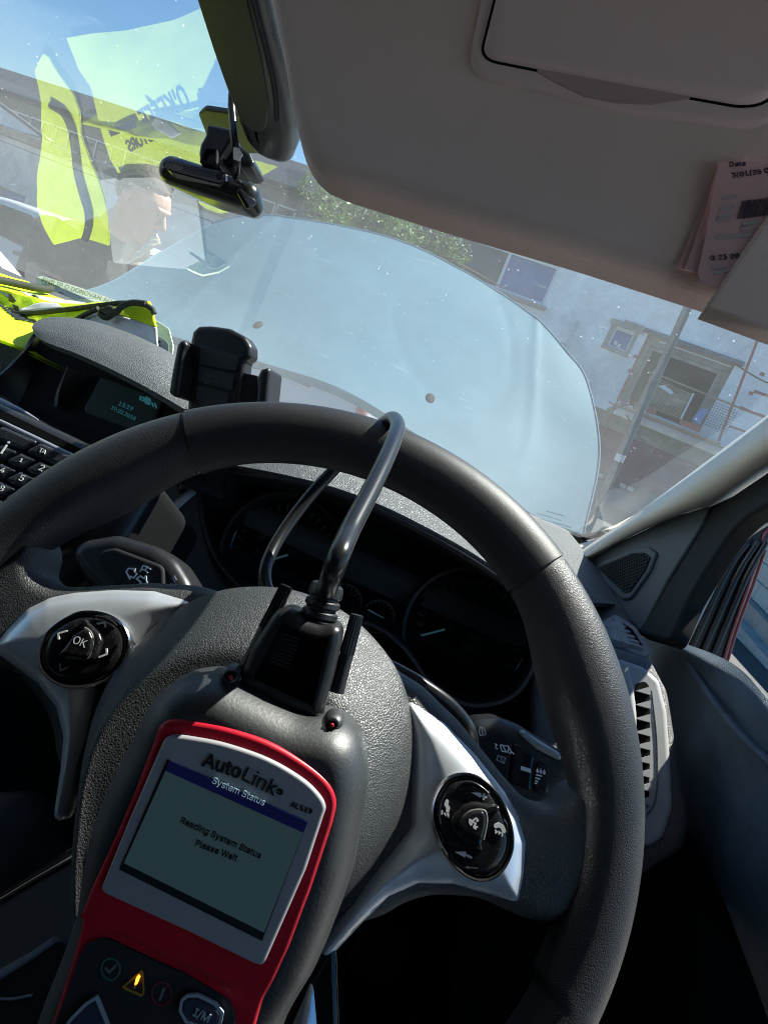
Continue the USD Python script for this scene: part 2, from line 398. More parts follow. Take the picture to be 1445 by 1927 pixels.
mat('maroon', (0.16, 0.035, 0.06), 0.6, var=0.15, vscale=2)
mat('mesh_yellow', (0.32, 0.27, 0.16), 0.8, var=0.3, vscale=5)
mat('blue_plastic', (0.10, 0.22, 0.50), 0.5)
mat('blind_blue', (0.09, 0.17, 0.36), 0.35, var=0.2, vscale=4)
mat('sign_cream', (0.62, 0.60, 0.45), 0.6)
mat('frame_white', (0.62, 0.65, 0.68), 0.5)
mat('slate', (0.14, 0.15, 0.17), 0.7, var=0.2)
mat('brown_rail', (0.14, 0.08, 0.07), 0.7)
mat('skin', (0.42, 0.25, 0.19), 0.5, bump=[('noise', 300, 0.1, 0.001)], var=0.08, vscale=20)
mat('skin_arm', (0.30, 0.16, 0.12), 0.5, var=0.08, vscale=20)
mat('tshirt_black', (0.028, 0.032, 0.030), 0.9, bump=[('noise', 14, 0.5, 0.02)], var=0.2)
mat('jeans', (0.05, 0.06, 0.09), 0.9)
mat('hair', (0.045, 0.034, 0.022), 0.6, bump=[('noise', 260, 0.8, 0.004)], var=0.5, vscale=120)
mat('cloth_beige', (0.55, 0.48, 0.36), 0.9)
mat('bark', (0.12, 0.09, 0.06), 0.9, bump=[('noise', 20, 0.8, 0.03)])
mat('leaf', (0.075, 0.15, 0.025), 0.5, var=0.5, vscale=2.2, trans=0.4)
mat('foil', (0.7, 0.7, 0.7), 0.3)
mat('dark_metal', (0.05, 0.05, 0.05), 0.5, metal=0.5)
mat('dust_nozzle', (0.018, 0.019, 0.02), 0.8, spec=0.2)
mat('mirror_pod', (0.028, 0.030, 0.018), 0.55, bump=[('noise', 1500, 0.2, 0.0003)])
mat('mirror_edge', (0.022, 0.023, 0.025), 0.3, bump=[('noise', 1500, 0.15, 0.0003)])
mat('painted_pale', (0.42, 0.45, 0.43), 0.35, coat=0.3)
mat('radio_key', (0.020, 0.023, 0.028), 0.28, dust=0.35, bump=[('noise', 700, .2, .0004)], var=.2)
mat('console_brown', (0.09, 0.085, 0.075), 0.6)
mat('block_green', (0.42, 0.47, 0.42), 0.9, bump=[('noise', 30, 0.3, 0.01)], var=0.12, vscale=3)
mat('seam_grey', (0.10, 0.10, 0.09), 0.6, dust=0.2)
mat('leather_pad', (0.024, 0.0255, 0.0265), 0.50, spec=0.9, bump=[('leather', 820, 0.38, 0.0005), ('noise', 160, 0.2, 0.0006)], dust=0.20, var=0.3)
mat('pad_black', (0.010, 0.010, 0.011), 0.22, dust=0.12, var=0.2)
mat('keypad_black', (0.014, 0.014, 0.015), 0.6, bump=[('noise', 2500, 0.2, 0.0002)])
mat('cable_black', (0.012, 0.013, 0.014), 0.28, dust=0.04, var=0.2)
mat('scoop_dark', (0.50, 0.36, 0.38), 0.8)
mat('mount_olive', (0.05, 0.055, 0.03), 0.4)
mat('camera_body', (0.018, 0.020, 0.016), 0.22, coat=0.2)
mat('pad_rubber', (0.022, 0.023, 0.022), 0.6)
mat('logo_grey', (0.05, 0.05, 0.05), 0.5)
mat('seat_cloth', (0.03, 0.03, 0.033), 0.95)
mat('label_white', (0.75, 0.72, 0.70), 0.7)

def window_glass(name, ior, boost, dust, tint=(0.90, 0.96, 0.95)):
    """Pane: clear with tint, mirror-like by fresnel (both faces), a film of dust with specks and smears."""
    N = {'t': ('transparent_bsdf', {'color': tint}), 'g': ('glossy_bsdf', {'color': (1, 1, 1), 'roughness': 0.003}), 'f': ('fresnel', {'IOR': ior}),
         'k': ('math', {'math_type': 'multiply', 'value2': boost, 'use_clamp': True}), 'm': ('mix_closure', {}),
         'geo': ('geometry', {})}
    L = [('f.fac', 'k.value1'), ('k.value', 'm.fac'), ('t.BSDF', 'm.closure1'), ('g.BSDF', 'm.closure2')]
    out = 'm.closure'
    if dust:
        N['dl'] = ('translucent_bsdf', {'color': (0.86, 0.93, 0.96)}); N['dd'] = ('diffuse_bsdf', {'color': (0.8, 0.85, 0.85)})
        N['dm'] = ('mix_closure', {'fac': 0.25}); L += [('dl.BSDF', 'dm.closure1'), ('dd.BSDF', 'dm.closure2')]
        N['n1'] = ('noise_texture', {'scale': 3.0, 'detail': 5.0, 'roughness': 0.6}); N['n2'] = ('voronoi_texture', {'feature': 'f1', 'scale': 95.0})
        N['n3'] = ('noise_texture', {'scale': 22.0, 'detail': 4.0, 'roughness': 0.7})
        N['mp'] = ('mapping', {'scale': (1.0, 4.0, 4.0)})
        L += [('geo.position', 'n1.vector'), ('geo.position', 'n2.vector'), ('geo.position', 'mp.vector'), ('mp.vector', 'n3.vector')]
        N['r1'] = ('rgb_ramp', {'ramp': [(0.3, (dust * 0.75,) * 3), (0.7, (dust * 1.35,) * 3)]})
        N['r2'] = ('rgb_ramp', {'ramp': [(0.0, (0.75,) * 3), (0.075, (0.4,) * 3), (0.10, (0.0,) * 3)]})
        N['n4'] = ('noise_texture', {'scale': 30.0, 'detail': 2.0}); L.append(('geo.position', 'n4.vector'))
        N['r4'] = ('rgb_ramp', {'ramp': [(0.46, (0, 0, 0)), (0.62, (0.6,) * 3)]}); L.append(('n4.fac', 'r4.fac'))
        N['mu'] = ('math', {'math_type': 'multiply'}); L += [('n2.distance', 'r2.fac'), ('r2.color', 'mu.value1'), ('r4.color', 'mu.value2')]
        N['r3'] = ('rgb_ramp', {'ramp': [(0.62, (0, 0, 0)), (0.8, (dust * 1.2,) * 3)]})
        L += [('n1.fac', 'r1.fac'), ('n3.fac', 'r3.fac')]
        N['a1'] = ('math', {'math_type': 'add'}); N['a2'] = ('math', {'math_type': 'add', 'use_clamp': True})
        L += [('r1.color', 'a1.value1'), ('mu.value', 'a1.value2'), ('a1.value', 'a2.value1'), ('r3.color', 'a2.value2')]
        N['o'] = ('mix_closure', {}); L += [('a2.value', 'o.fac'), ('m.closure', 'o.closure1'), ('dm.closure', 'o.closure2')]
        out = 'o.closure'
    usdkit.material(stage, '/World/Looks/' + name, N, L, surface=out)
window_glass('windscreen_glass', 1.62, 1.9, 0.043)
window_glass('pane_glass', 1.5, 1.8, 0.0)

# ================================================================== THE STREET OUTSIDE
def ground_z(x, y):
    return -0.05 * np.clip(np.asarray(y, float), -8, 30)

gx, gy = np.meshgrid(np.concatenate([np.linspace(-300, -40, 8), np.linspace(-35, 35, 36), np.linspace(40, 300, 8)]), np.concatenate([np.linspace(-300, -10, 8), np.linspace(-8, 34, 43), np.linspace(40, 300, 8)]))
obj('ground', grid(np.stack([gx, gy, ground_z(gx, gy)], -1)), 'asphalt', kind='structure', smooth=True)
# pavement beside the van, with a kerb
def strip(x0, x1, y0, y1, h, n=12):
    ys = np.linspace(y0, y1, n); P = []
    for y in ys:
        z = float(ground_z(0, y)); P.append([(x0, y, z - 0.2), (x0, y, z + h), (x1, y, z + h), (x1, y, z - 0.2)])
    return grid(np.array(P), flip=True)
pave = thing('pavement', None, None, (2, 2, 0), kind='structure')
obj('paving', strip(1.28, 2.9, -6, 4.7, 0.10), 'concrete', pave, smooth=20)

# facade plane: h along it (to the right), its face towards the van
FH = np.array([0.96761876, -0.25241618, 0.0]); FN = np.array([-0.25241618, -0.96761876, 0.0])
FO = EYE + ray(1165, 640) / ray(1165, 640)[1] * 17.0
FO = np.array([FO[0], FO[1], 0.0]) - FH * (FO @ FH)
WALL = Plane(FO, FH, (0, 0, 1))
ZB = -1.1

house = thing('rendered_building', 'long grey rendered building with a strip of high windows and wide eaves, facing the van', 'building', WALL.w((-8, ZB)))
W_ = lambda s, z, h=0.0: WALL.w(np.array([s, z]), h)
def wrect(s0, s1, z0, z1, h0, h1):
    return shp(WALL, sbox(s0, z0, s1, z1), h0, h1)
def wpoly(pts, h0, h1):
    return plate(WALL, pts, h0, h1)
SPLIT = -9.3
# openings: (s0, z0, s1, z1)
win_small = WALL.uv([(1149, 613), (1138, 660), (1176, 672), (1193, 620)])
ws0, ws1, wz0, wz1 = -2.83, -2.33, 2.72, 3.20
big = (-2.05, 1.62, 0.0, 3.30)
TOPW = (-9.1, 3.08, -4.72, 4.1)
wall_r = sbox(SPLIT, ZB, 6.0, 5.6).difference(sbox(ws0, wz0, ws1, wz1)).difference(sbox(*big)).difference(sbox(*TOPW)).difference(sbox(-2.6, -1.05, 2.4, 1.28))
obj('wall', shp(WALL, wall_r, -0.35, 0.0), 'render_pale', house)
wall_l = sbox(-34, ZB, SPLIT, 2.35).difference(sbox(-26.6, -0.6, -25.0, 0.55))
obj('wall', shp(WALL, wall_l, -0.35, 0.0), 'render_grey', house, label='grey rendered lower wall at the left')
obj('back_wall', wrect(-34, 6, ZB, 5.0, -2.6, -2.4), 'slate', house)
# left: band of windows under the eaves, ledge below
obj('ledge', wrect(-34, SPLIT, 2.35, 2.62, -0.3, 0.16), 'stone_trim', house)
obj('crack_line', wrect(-34, SPLIT, 2.10, 2.125, 0.0, 0.008), 'slate', house)
zs0, zs1 = 2.62, 3.30
k = -33.2
while k < SPLIT - 1.3:
    f = obj('window', shp(WALL, sbox(k, zs0, k + 1.42, zs1).difference(sbox(k + .05, zs0 + .05, k + .68, zs1 - .05)).difference(sbox(k + .74, zs0 + .05, k + 1.37, zs1 - .05)), -0.14, -0.08), 'frame_white', house)
    obj('pane', wrect(k + .04, k + 1.38, zs0 + .04, zs1 - .04, -0.13, -0.12), 'car_glass', f)
    obj('pier', wrect(k + 1.42, k + 1.50, zs0, zs1, -0.3, -0.05), 'stone_trim', house)
    k += 1.50
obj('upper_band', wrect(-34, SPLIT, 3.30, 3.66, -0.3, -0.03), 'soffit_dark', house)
obj('eaves', wrect(-34.5, SPLIT + 0.2, 3.66, 3.98, -0.4, 0.7), 'slate', house)
rf = grid(np.array([[W_(-34.5, 3.98, 0.7), W_(SPLIT + .2, 3.98, 0.7)], [W_(-34.5, 4.25, -6.0), W_(SPLIT + .2, 4.25, -6.0)]]), 0.1, flip=True)
obj('roof', rf, 'slate', house)
bw = obj('window', wrect(-26.6, -25.0, -0.6, 0.55, -0.2, -0.12), 'stone_trim', house, label='low window with blue blind at far left')
obj('blind', wrect(-26.5, -25.1, -0.55, 0.50, -0.12, -0.10), 'blind_blue', bw)
obj('sill', wrect(-26.8, -24.9, -0.72, -0.6, -0.1, 0.1), 'stone_trim', bw)
# right: triple window at the top, small window, big opening
tw = obj('window', shp(WALL, sbox(*TOPW).difference(sbox(TOPW[0] + .08, TOPW[1] + .08, -7.6, TOPW[3] - .08)).difference(sbox(-7.52, TOPW[1] + .08, -6.14, TOPW[3] - .08)).difference(sbox(-6.06, TOPW[1] + .08, TOPW[2] - .08, TOPW[3] - .08)), -0.16, -0.06), 'frame_white', house, label='wide three-pane window under the sun visor edge')
for a, b in ((TOPW[0] + .06, -7.58), (-7.54, -6.12), (-6.08, TOPW[2] - .06)):
    obj('pane', wrect(a, b, TOPW[1] + .06, TOPW[3] - .06, -0.13, -0.12), 'blind_blue' if a > -6.5 else 'car_glass', tw)
obj('sill', wrect(TOPW[0] - .1, TOPW[2] + .1, TOPW[1] - .1, TOPW[1], -0.1, 0.12), 'stone_trim', tw)
sw = obj('window', shp(WALL, sbox(ws0, wz0, ws1, wz1).difference(sbox(ws0 + .05, wz0 + .05, ws1 - .05, wz1 - .05)), -0.12, -0.05), 'frame_white', house, label='small window with blue blind and stone surround')
obj('blind', wrect(ws0 + .04, ws1 - .04, wz0 + .04, wz1 - .04, -0.11, -0.10), 'blind_blue', sw)
obj('sticker', cat(wrect(ws0 + .12, ws0 + .2, wz0 + .08, wz0 + .19, -0.099, -0.095), wrect(ws0 + .22, ws0 + .30, wz0 + .06, wz0 + .15, -0.099, -0.095)), 'label_white', sw)
obj('lintel', cat(wrect(ws0 - .14, ws1 + .16, wz1 + .03, wz1 + .16, 0, 0.07), wrect(ws0 + .15, ws1 + .1, wz1 + .16, wz1 + .22, 0, 0.06)), 'stone_trim', sw)
obj('jamb', cat(wrect(ws0 - .10, ws0, wz0, wz1 + .03, 0, 0.03), wrect(ws1, ws1 + .08, wz0, wz1 + .03, 0, 0.03)), 'stone_trim', sw)
obj('sill', wrect(ws0 - .1, ws1 + .1, wz0 - .08, wz0, -0.05, 0.09), 'stone_trim', sw)
bo = obj('window', shp(WALL, sbox(*big).difference(sbox(big[0] + .16, big[1], big[2] - .16, big[3] - .22)), -0.26, -0.10), 'timber_weathered', house, label='large unglazed timber-framed opening behind the scaffold')
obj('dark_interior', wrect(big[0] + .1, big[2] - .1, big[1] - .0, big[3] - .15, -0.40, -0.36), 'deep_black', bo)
obj('inner_frame', cat(wrect(big[0] + .16, big[0] + .24, big[1], big[3] - .22, -.24, -.16), wrect(big[2] - .25, big[2] - .16, big[1], big[3] - .22, -.24, -.16), wrect(big[0] + .24, big[2] - .25, big[3] - .31, big[3] - .22, -.24, -.16)), 'stone_trim', bo)
obj('lintel', wrect(big[0] - .12, big[2] + .16, big[3], big[3] + .10, 0, 0.10), 'slate', bo)
obj('flashing', wrect(big[0] + .3, big[2] - .05, big[3] - .09, big[3] - .06, -.1, -.07), 'frame_white', bo)
obj('downpipe', tube(np.array([W_(SPLIT + .25, ZB, .07), W_(SPLIT + .25, 3.6, .07)]), .045, raw=True, sides=10), 'slate', house)
obj('downpipe', tube(np.array([W_(-3.75, ZB, .06), W_(-3.72, 3.02, .06)]), .035, raw=True, sides=10), 'render_grey', house)
obj('wall_cable', tube(np.array([W_(-0.02, 3.3, .03), W_(.7, 3.16, .03), W_(1.4, 3.2, .03), W_(2.8, 3.1, .03), W_(5.5, 3.2, .03)]), .012, sides=6), 'black_matte', house)
obj('wall_cable', tube(np.array([W_(-8.9, 2.45, .03), W_(-7, 2.38, .03), W_(-5, 2.42, .03), W_(-3.8, 2.40, .03)]), .010, sides=6), 'slate', house)
obj('gutter', tube(np.array([W_(-34.5, 3.70, .74), W_(SPLIT + .2, 3.70, .74)]), .06, raw=True, sides=10), 'black_matte', house)
# shop front below the scaffold
sf = thing('shop_front', 'dark maroon shop front below the scaffold deck, with small cream signs at its foot', 'shop front', W_(0, ZB))
obj('fascia_dark', wrect(-2.6, 2.4, 0.92, 1.28, -0.3, -0.05), 'timber_weathered', sf)
for i in range(4):
    z1 = 0.90 - i * 0.26
    obj('panel', wrect(-2.55, 2.4, z1 - 0.245, z1, -0.22, -0.10 + 0.008 * (i % 2)), 'maroon', sf)
obj('recess', wrect(-2.6, 2.4, -1.05, -0.14, -0.32, -0.28), 'slate', sf)
obj('sign_board', wrect(-1.75, -0.55, -0.34, -0.14, -0.1, -0.04), 'black_matte', sf)
for s in (-1.66, -1.36, -1.06, -0.86):
    obj('sign', wrect(s, s + 0.15, -0.29, -0.19, -0.04, -0.03), 'sign_cream', sf)

# nearer gable at far left
gb = thing('gable_building', 'pale blue-grey gable wall at the far left, sloping verge', 'building', W_(-30, ZB, 3))
obj('gable_wall', fillpx(WALL.off(2.2), [[(-120, 130), (-20, 183), (84, 258), (40, 247), (-60, 210), (-140, 185)]], -0.3, 0.0), 'render_pale', gb)
obj('verge', stroke(WALL.off(2.2), [[(-120, 128), (-20, 181), (85, 259)]], 0.10, 0.0, 0.08), 'slate', gb)

# railing in front of the left wall
rl = thing('railing', 'brown metal railing in front of the low blue-blind window at far left', 'railing', W_(-26, -0.6, 1.2))
obj('rail', stroke(WALL.off(1.2), [[(-80, 365), (0, 398), (80, 432)]], 0.06, 0, 0.05), 'brown_rail', rl)
obj('rail', stroke(WALL.off(1.2), [[(-80, 388), (0, 420), (80, 452)]], 0.045, 0, 0.05), 'brown_rail', rl)
for p in ((-35, 382), (46, 415)):
    obj('post', stroke(WALL.off(1.2), [[p, (p[0] - 16, p[1] + 40)]], 0.07, 0, 0.06), 'brown_rail', rl)

# scaffold
sc = thing('scaffold', 'scaffold with red-painted poles and a boarded deck in front of the large opening', 'scaffold', W_(-1, ZB, 1))
SP_ = WALL.off(1.15)
def spole(p, q, r, m, name='pole', pl=SP_):
    a, b = pl.w(pl.uv([p, q])); obj(name, tube(np.array([a, b]), r, sides=10, raw=True), m, sc)
spole((1216, 640), (1112, 860), 0.022, 'pole_red')
spole((1462, 545), (1352, 830), 0.028, 'pole_red')
spole((1226, 700), (1418, 778), 0.022, 'board_tan', 'guard_rail')
spole((1228, 706), (1196, 768), 0.02, 'timber_weathered', 'brace')
spole((1180, 700), (1222, 676), 0.018, 'timber_weathered', 'brace')
spole((1418, 736), (1470, 752), 0.03, 'pole_red', 'ledger')
spole((1395, 768), (1470, 796), 0.03, 'pole_red', 'ledger')
spole((1372, 802), (1420, 818), 0.022, 'pole_red', 'ledger')
spole((1178, 780), (1255, 898), 0.018, 'pole_galv', 'brace')
spole((1305, 740), (1281, 788), 0.022, 'frame_white', 'brace')
for p in ((1196, 671), (1186, 697), (1434, 704), (1413, 740), (1396, 768)):
    a = SP_.w(SP_.uv([p]))[0]; obj('coupler', bx(a, (0.09, 0.06, 0.07), [FH, FN, (0, 0, 1)]), 'pole_red', sc)
dk = Plane(SP_.o, FH, (0, 0, 1))
uvd = dk.uv([(1186, 766), (1354, 838)]); zd = float(uvd[:, 1].mean())
for i in range(4):
    c = W_(-0.55, zd - 0.05, 0.25 + i * 0.24); obj('deck_board', bx(c, (3.0, 0.225, 0.04), [FH, FN, (0, 0, 1)]), 'board_tan', sc)
obj('toe_board', shp(dk, sbox(uvd[0, 0] - .1, zd - 0.03, uvd[1, 0], zd + 0.02), 0, 0.03), 'board_tan', sc)
def fine_mesh(pl, pts, step, wid, name, m):
    uv = pl.uv(pts); g = Polygon(uv); x0, y0, x1, y1 = g.bounds; ls = []
    for x in np.arange(x0, x1, step): ls.append(LineString([(x, y0), (x, y1)]))
    for y in np.arange(y0, y1, step): ls.append(LineString([(x0, y), (x1, y)]))
    s = shapely.union_all([l.intersection(g).buffer(wid / 2, cap_style='flat') for l in ls if l.intersects(g)])
    obj(name, shp(pl, s, 0, 0.006), m, sc, kind='stuff')
fine_mesh(dk, [(1222, 706), (1302, 740), (1280, 790), (1206, 762)], 0.05, 0.014, 'mesh_panel', 'mesh_yellow')
fine_mesh(dk, [(1345, 755), (1392, 775), (1364, 818), (1322, 800)], 0.055, 0.009, 'mesh_panel', 'pole_galv')
# loose things on the deck
def deck_thing(name, label, c, pts, m, t=0.25, h=0.12, extra=()):
    q = thing(name, label, c, dk.w(dk.uv(pts[:1]))[0], group='red-stained boards on the scaffold' if name == 'red_board' else None); obj('body', plate(dk, pts, -t, 0, 0.01), m, q)
    for nm, pp, mm in extra: obj(nm, plate(dk, pp, -t * .6, 0.02, 0.004), mm, q)
    return q
deck_thing('sheet_stack', 'pale blue folded sheeting heaped on the scaffold deck', 'sheeting', [(1214, 724), (1246, 726), (1268, 740), (1300, 742), (1284, 768), (1212, 752)], 'pole_galv', 0.2, extra=[('fold', [(1238, 726), (1250, 724), (1268, 738), (1262, 742)], 'frame_white')])
deck_thing('blue_tub', 'blue plastic tub on the scaffold deck', 'tub', [(1302, 788), (1320, 768), (1334, 770), (1316, 800)], 'blue_plastic', 0.3)
deck_thing('red_board', 'red-stained board leaning on the scaffold deck edge, left of the two', 'board', [(1194, 756), (1236, 770), (1234, 781), (1190, 768)], 'pole_red', 0.05)
deck_thing('red_board', 'red-stained board on the scaffold deck below the blue tub', 'board', [(1280, 788), (1320, 802), (1316, 813), (1276, 799)], 'pole_red', 0.05)
deck_thing('loose_plank', 'weathered loose plank sticking out left of the lamp post', 'plank', [(1142, 768), (1186, 750), (1184, 760), (1139, 776)], 'timber_weathered', 0.2)

# lamp post, nearer
lp = thing('lamp_post', 'grey galvanised lamp post in front of the scaffold', 'lamp post', at(1110, 985, 9.0))
a, b = at(1108, 990, 9.0), at(1290, 560, 9.0)
b = np.array([a[0], a[1], 4.2]) + (b - np.array([a[0], a[1], b[2]])) * 0.9
foot = a - (b - a) / np.linalg.norm(b - a) * 1.0
obj('pole', tube(np.array([foot, a + (b - a) * .3, a + (b - a) * .6, b]), [0.062, 0.06, 0.056, 0.052], n=30, sides=20), 'pole_galv', lp)
q = a + (b - a) * np.clip((836 - 990) / (560 - 990), 0, 1) * 0.62
obj('band', tube(np.array([q, q + (b - a) / np.linalg.norm(b - a) * 0.10]), 0.063, sides=20, raw=True), 'label_white', lp)

# tree in front of the building
rt = np.random.default_rng(3)
tb = at(650, 470, 14.5)
tr = thing('street_tree', 'leafy green tree above the bonnet, against the rendered building', 'tree', (tb[0] - .3, tb[1], float(ground_z(0, tb[1]))))
t0 = np.array([tb[0] - .3, tb[1], float(ground_z(0, tb[1]))])
crown_c = at(690, 425, 14.5)
obj('trunk', tube(np.array([t0, t0 + (0, 0, 0.9), crown_c + (-.2, 0, -.5), crown_c + (0, 0, .5)]), [0.13, 0.11, 0.08, 0.03], n=20, sides=10), 'bark', tr)
for k in range(7):
    g = rt.normal(size=3) * (1.0, .5, .45); obj('limb', tube(np.array([crown_c + (-.2, 0, -.4), crown_c + g * .5 + (0, 0, .05), crown_c + g]), [0.05, 0.03, 0.012], n=10, sides=6), 'bark', tr)
lv, lf = [], []
clumps = [(crown_c + (.3, 0, 0) + rt.normal(size=3) * (0.55, .6, .40), rt.uniform(.28, .5)) for _ in range(26)]
clumps += [(at(px, py, 14.5), .34) for px, py in ((585, 350), (600, 395), (640, 415), (690, 435), (740, 440), (720, 425), (760, 455), (820, 455), (860, 478), (705, 405), (800, 462), (840, 470), (770, 430), (620, 340), (660, 390))]
for c, r in clumps:
    for _ in range(210):
        d = rt.normal(size=3); d /= np.linalg.norm(d); p = c + d * r * rt.uniform(.3, 1) ** .6
        a = rt.normal(size=3); a /= np.linalg.norm(a); b = np.cross(a, rt.normal(size=3)); b /= np.linalg.norm(b); s = rt.uniform(.03, .065)
        k = len(lv) * 4; lv.append([p - a * s, p + b * s * .5, p + a * s, p - b * s * .5]); lf += [[k, k + 1, k + 2], [k, k + 2, k + 3]]
obj('crown', trimesh.Trimesh(np.array(lv).reshape(-1, 3), np.array(lf), process=False), 'leaf', tr, smooth=False, kind='stuff')

# low wall to the right, seen through the side window
rw = thing('boundary_wall', 'pale green painted block wall beyond the side window, with stone coping at its foot', 'wall', (3.6, 6, -.3))
for r in range(6):
    for c_ in range(16):
        y0 = 3.2 + c_ * 0.44 + (0.22 if r % 2 else 0)
        obj('block', bx((3.75 + 0.006 * ((r * 7 + c_ * 3) % 3), y0, -0.06 + r * 0.218 + .105), (0.2, 0.430, 0.209)), 'block_green', rw)
obj('plinth', bx((3.70, 6.6, -0.20), (0.36, 7.6, 0.26)), 'stone_trim', rw)
obj('plinth_step', bx((3.58, 6.6, -0.32), (0.5, 7.6, 0.14)), 'concrete', rw)

# parked white van across the street end
PVY = 4.7
VP = Plane(EYE + np.array([0, PVY, 0]), (1, 0, 0), (0, 0, 1))
pv = thing('parked_van', 'white van parked side-on, seen at far left and again under the raised bonnet', 'van', (-2.6, PVY, float(ground_z(0, PVY))))
zg = float(ground_z(0, PVY)) - 1.45
ring = np.array([(-5.6, zg + .28), (-5.6, zg + .95), (-5.2, zg + 1.12), (-4.75, -.30), (-4.25, -.245), (-1.55, -.215), (-1.12, -.26), (-.98, -.42), (-.93, zg + .5), (-.93, zg + .28)])
obj('body', plate(VP, None, -1.65, 0, 0.06, round_ring(ring, 0.10, 140), 5), 'van_white', pv)
g = obj('window', plate(VP, None, -0.02, 0.006, 0.002, round_ring(np.array([(-4.62, -.52), (-4.5, -.32), (-4.02, -.30), (-4.02, -.56)]), .04, 60)), 'car_glass', pv)
obj('door_panel', shp(VP, LineString([(-3.92, zg + .3), (-3.92, -.26), (-2.95, -.24), (-2.95, zg + .3)]).buffer(.006), -.002, 0.004), 'dark_metal', pv)
obj('door_panel', shp(VP, Polygon(round_ring(np.array([(-3.84, -.56), (-3.84, -.30), (-3.02, -.28), (-3.02, -.56)]), .04, 60)), -.01, 0.008), 'van_white', pv, label='raised panel in the side of the white van')
obj('handle', cat(bx(VP.w((-4.05, -.62), .02), (.14, .03, .03)), bx(VP.w((-2.80, -.60), .02), (.14, .03, .03))), 'dark_metal', pv)
obj('rub_strip', shp(VP, sbox(-2.28, -.700, -1.45, -.688), 0, .012), 'dark_metal', pv)
obj('rub_strip', shp(VP, sbox(-2.28, -.652, -1.25, -.646), 0, .006), 'dull_silver', pv)
obj('door_seam', shp(VP, sbox(-2.32, zg + .3, -2.305, -.3), -.002, .003), 'dark_metal', pv)
obj('sill_trim', shp(VP, sbox(-5.2, zg + .26, -1.0, zg + .36), -.1, .03), 'black_matte', pv)
obj('tail_light', plate(VP, [(674, 752), (688, 755), (686, 782), (668, 779)], -.05, 0.02, 0.006), 'tail_red', pv)
obj('bumper', bx(VP.w((-.9, zg + .42), -.75), (.14, 1.7, .22)), 'dark_metal', pv)
for x in (-4.6, -1.75):
    m = trimesh.creation.cylinder(.31, .2, sections=32); m.apply_transform(trimesh.transformations.rotation_matrix(math.pi / 2, [1, 0, 0])); m.apply_translation(VP.w((x, zg + .31), -.08))
    wq = obj('wheel', m, 'black_matte', pv)
    m = trimesh.creation.cylinder(.19, .03, sections=28); m.apply_transform(trimesh.transformations.rotation_matrix(math.pi / 2, [1, 0, 0])); m.apply_translation(VP.w((x, zg + .31), .03))
    obj('hubcap', m, 'dull_silver', wq)
# grey-blue car further back beside it
gc = thing('grey_car', 'grey-blue car just right of the white van, seen under the raised bonnet', 'car', at(715, 800, 5.6))
GP = Plane(EYE + np.array([0, 5.6, 0]), (1, 0, 0), (0, 0, 1)); zc = float(ground_z(0, 5.6)) - 1.45
ring = GP.uv([(684, 745), (760, 778), (860, 830), (900, 880), (900, 960), (700, 900), (672, 830)])
obj('body', plate(GP, None, -1.5, 0, 0.06, round_ring(ring, .08, 90), 4), 'dull_silver', gc)
obj('bumper', plate(GP, [(690, 800), (860, 865), (855, 885), (684, 815)], -.1, .04, .015), 'brown_rail', gc)

# ================================================================== THE RAISED BONNET
rear = [(110, 560, 1.488), (200, 590, 1.461), (290, 622, 1.44), (500, 684, 1.42), (650, 735, 1.406), (800, 828, 1.406), (920, 910, 1.42), (1010, 972, 1.447), (1098, 1006, 1.488)]
r33 = [(205, 532, 1.638), (285, 560, 1.61), (420, 580, 1.583), (560, 610, 1.57), (690, 650, 1.57), (830, 720, 1.57), (950, 790, 1.583), (1040, 838, 1.61), (1128, 850, 1.651)]
r70 = [(300, 476, 1.814), (370, 487, 1.801), (470, 490, 1.787), (580, 505, 1.78), (700, 540, 1.78), (830, 590, 1.78), (950, 648, 1.787), (1040, 690, 1.801), (1104, 716, 1.828)]
frt = [(398, 420, 1.964), (440, 408, 1.978), (505, 404, 1.998), (640, 424, 2.012), (760, 455, 2.012), (870, 508, 1.998), (955, 560, 1.97), (1018, 607, 1.93), (1066, 660, 1.88)]
P = loft([rear, r33, r70, frt], m=90, n=240, thick=None)
tn = np.array(grid(P).vertex_normals).reshape(P.shape); tn *= np.sign((tn @ (EYE - P.mean((0, 1)))).mean())
u = np.linspace(0, 1, 240)[None, :]; v = np.linspace(0, 1, 90)[:, None]
crest = lambda c: np.exp(-((u - c) / 0.012) ** 2)
lift = 0.0022 * np.exp(-((u - (0.86 + 0.03 * v)) / 0.012) ** 2) + 0.002 * np.exp(-((u - (0.20 - 0.03 * v)) / 0.016) ** 2)
for cu, cv, ru, rv_, am in ((.70, .62, .13, .42, .0010), (.42, .95, .085, .36, .0008)):
    rr_ = np.sqrt(((u - cu) / ru) ** 2 + ((v - cv) / rv_) ** 2); lift = lift - am * np.exp(-((rr_ - 1) / .10) ** 2)
P = P + tn * lift[..., None]
bn = thing('bonnet', 'pale blue-white van bonnet standing raised outside the windscreen', 'bonnet', P[0, 120])
bm = grid(P, 0.025); 
if (np.array(grid(P).face_normals).mean(0) @ (EYE - P.mean((0, 1)))) < 0: bm = grid(P, 0.025, flip=True)
obj('panel', bm, 'bonnet_white', bn, smooth=30)
obj('rim', tube(np.vstack([P[:, -1], P[-1, ::-1], P[:, 0][::-1]]), 0.0026, raw=True, sides=8), 'bonnet_white', bn)
PF = P.reshape(-1, 3); zz = (PF - EYE) @ CF; pxx = PW / 2 + FPX * ((PF - EYE) @ CR) / zz; pyy = PH / 2 - FPX * ((PF - EYE) @ CU) / zz
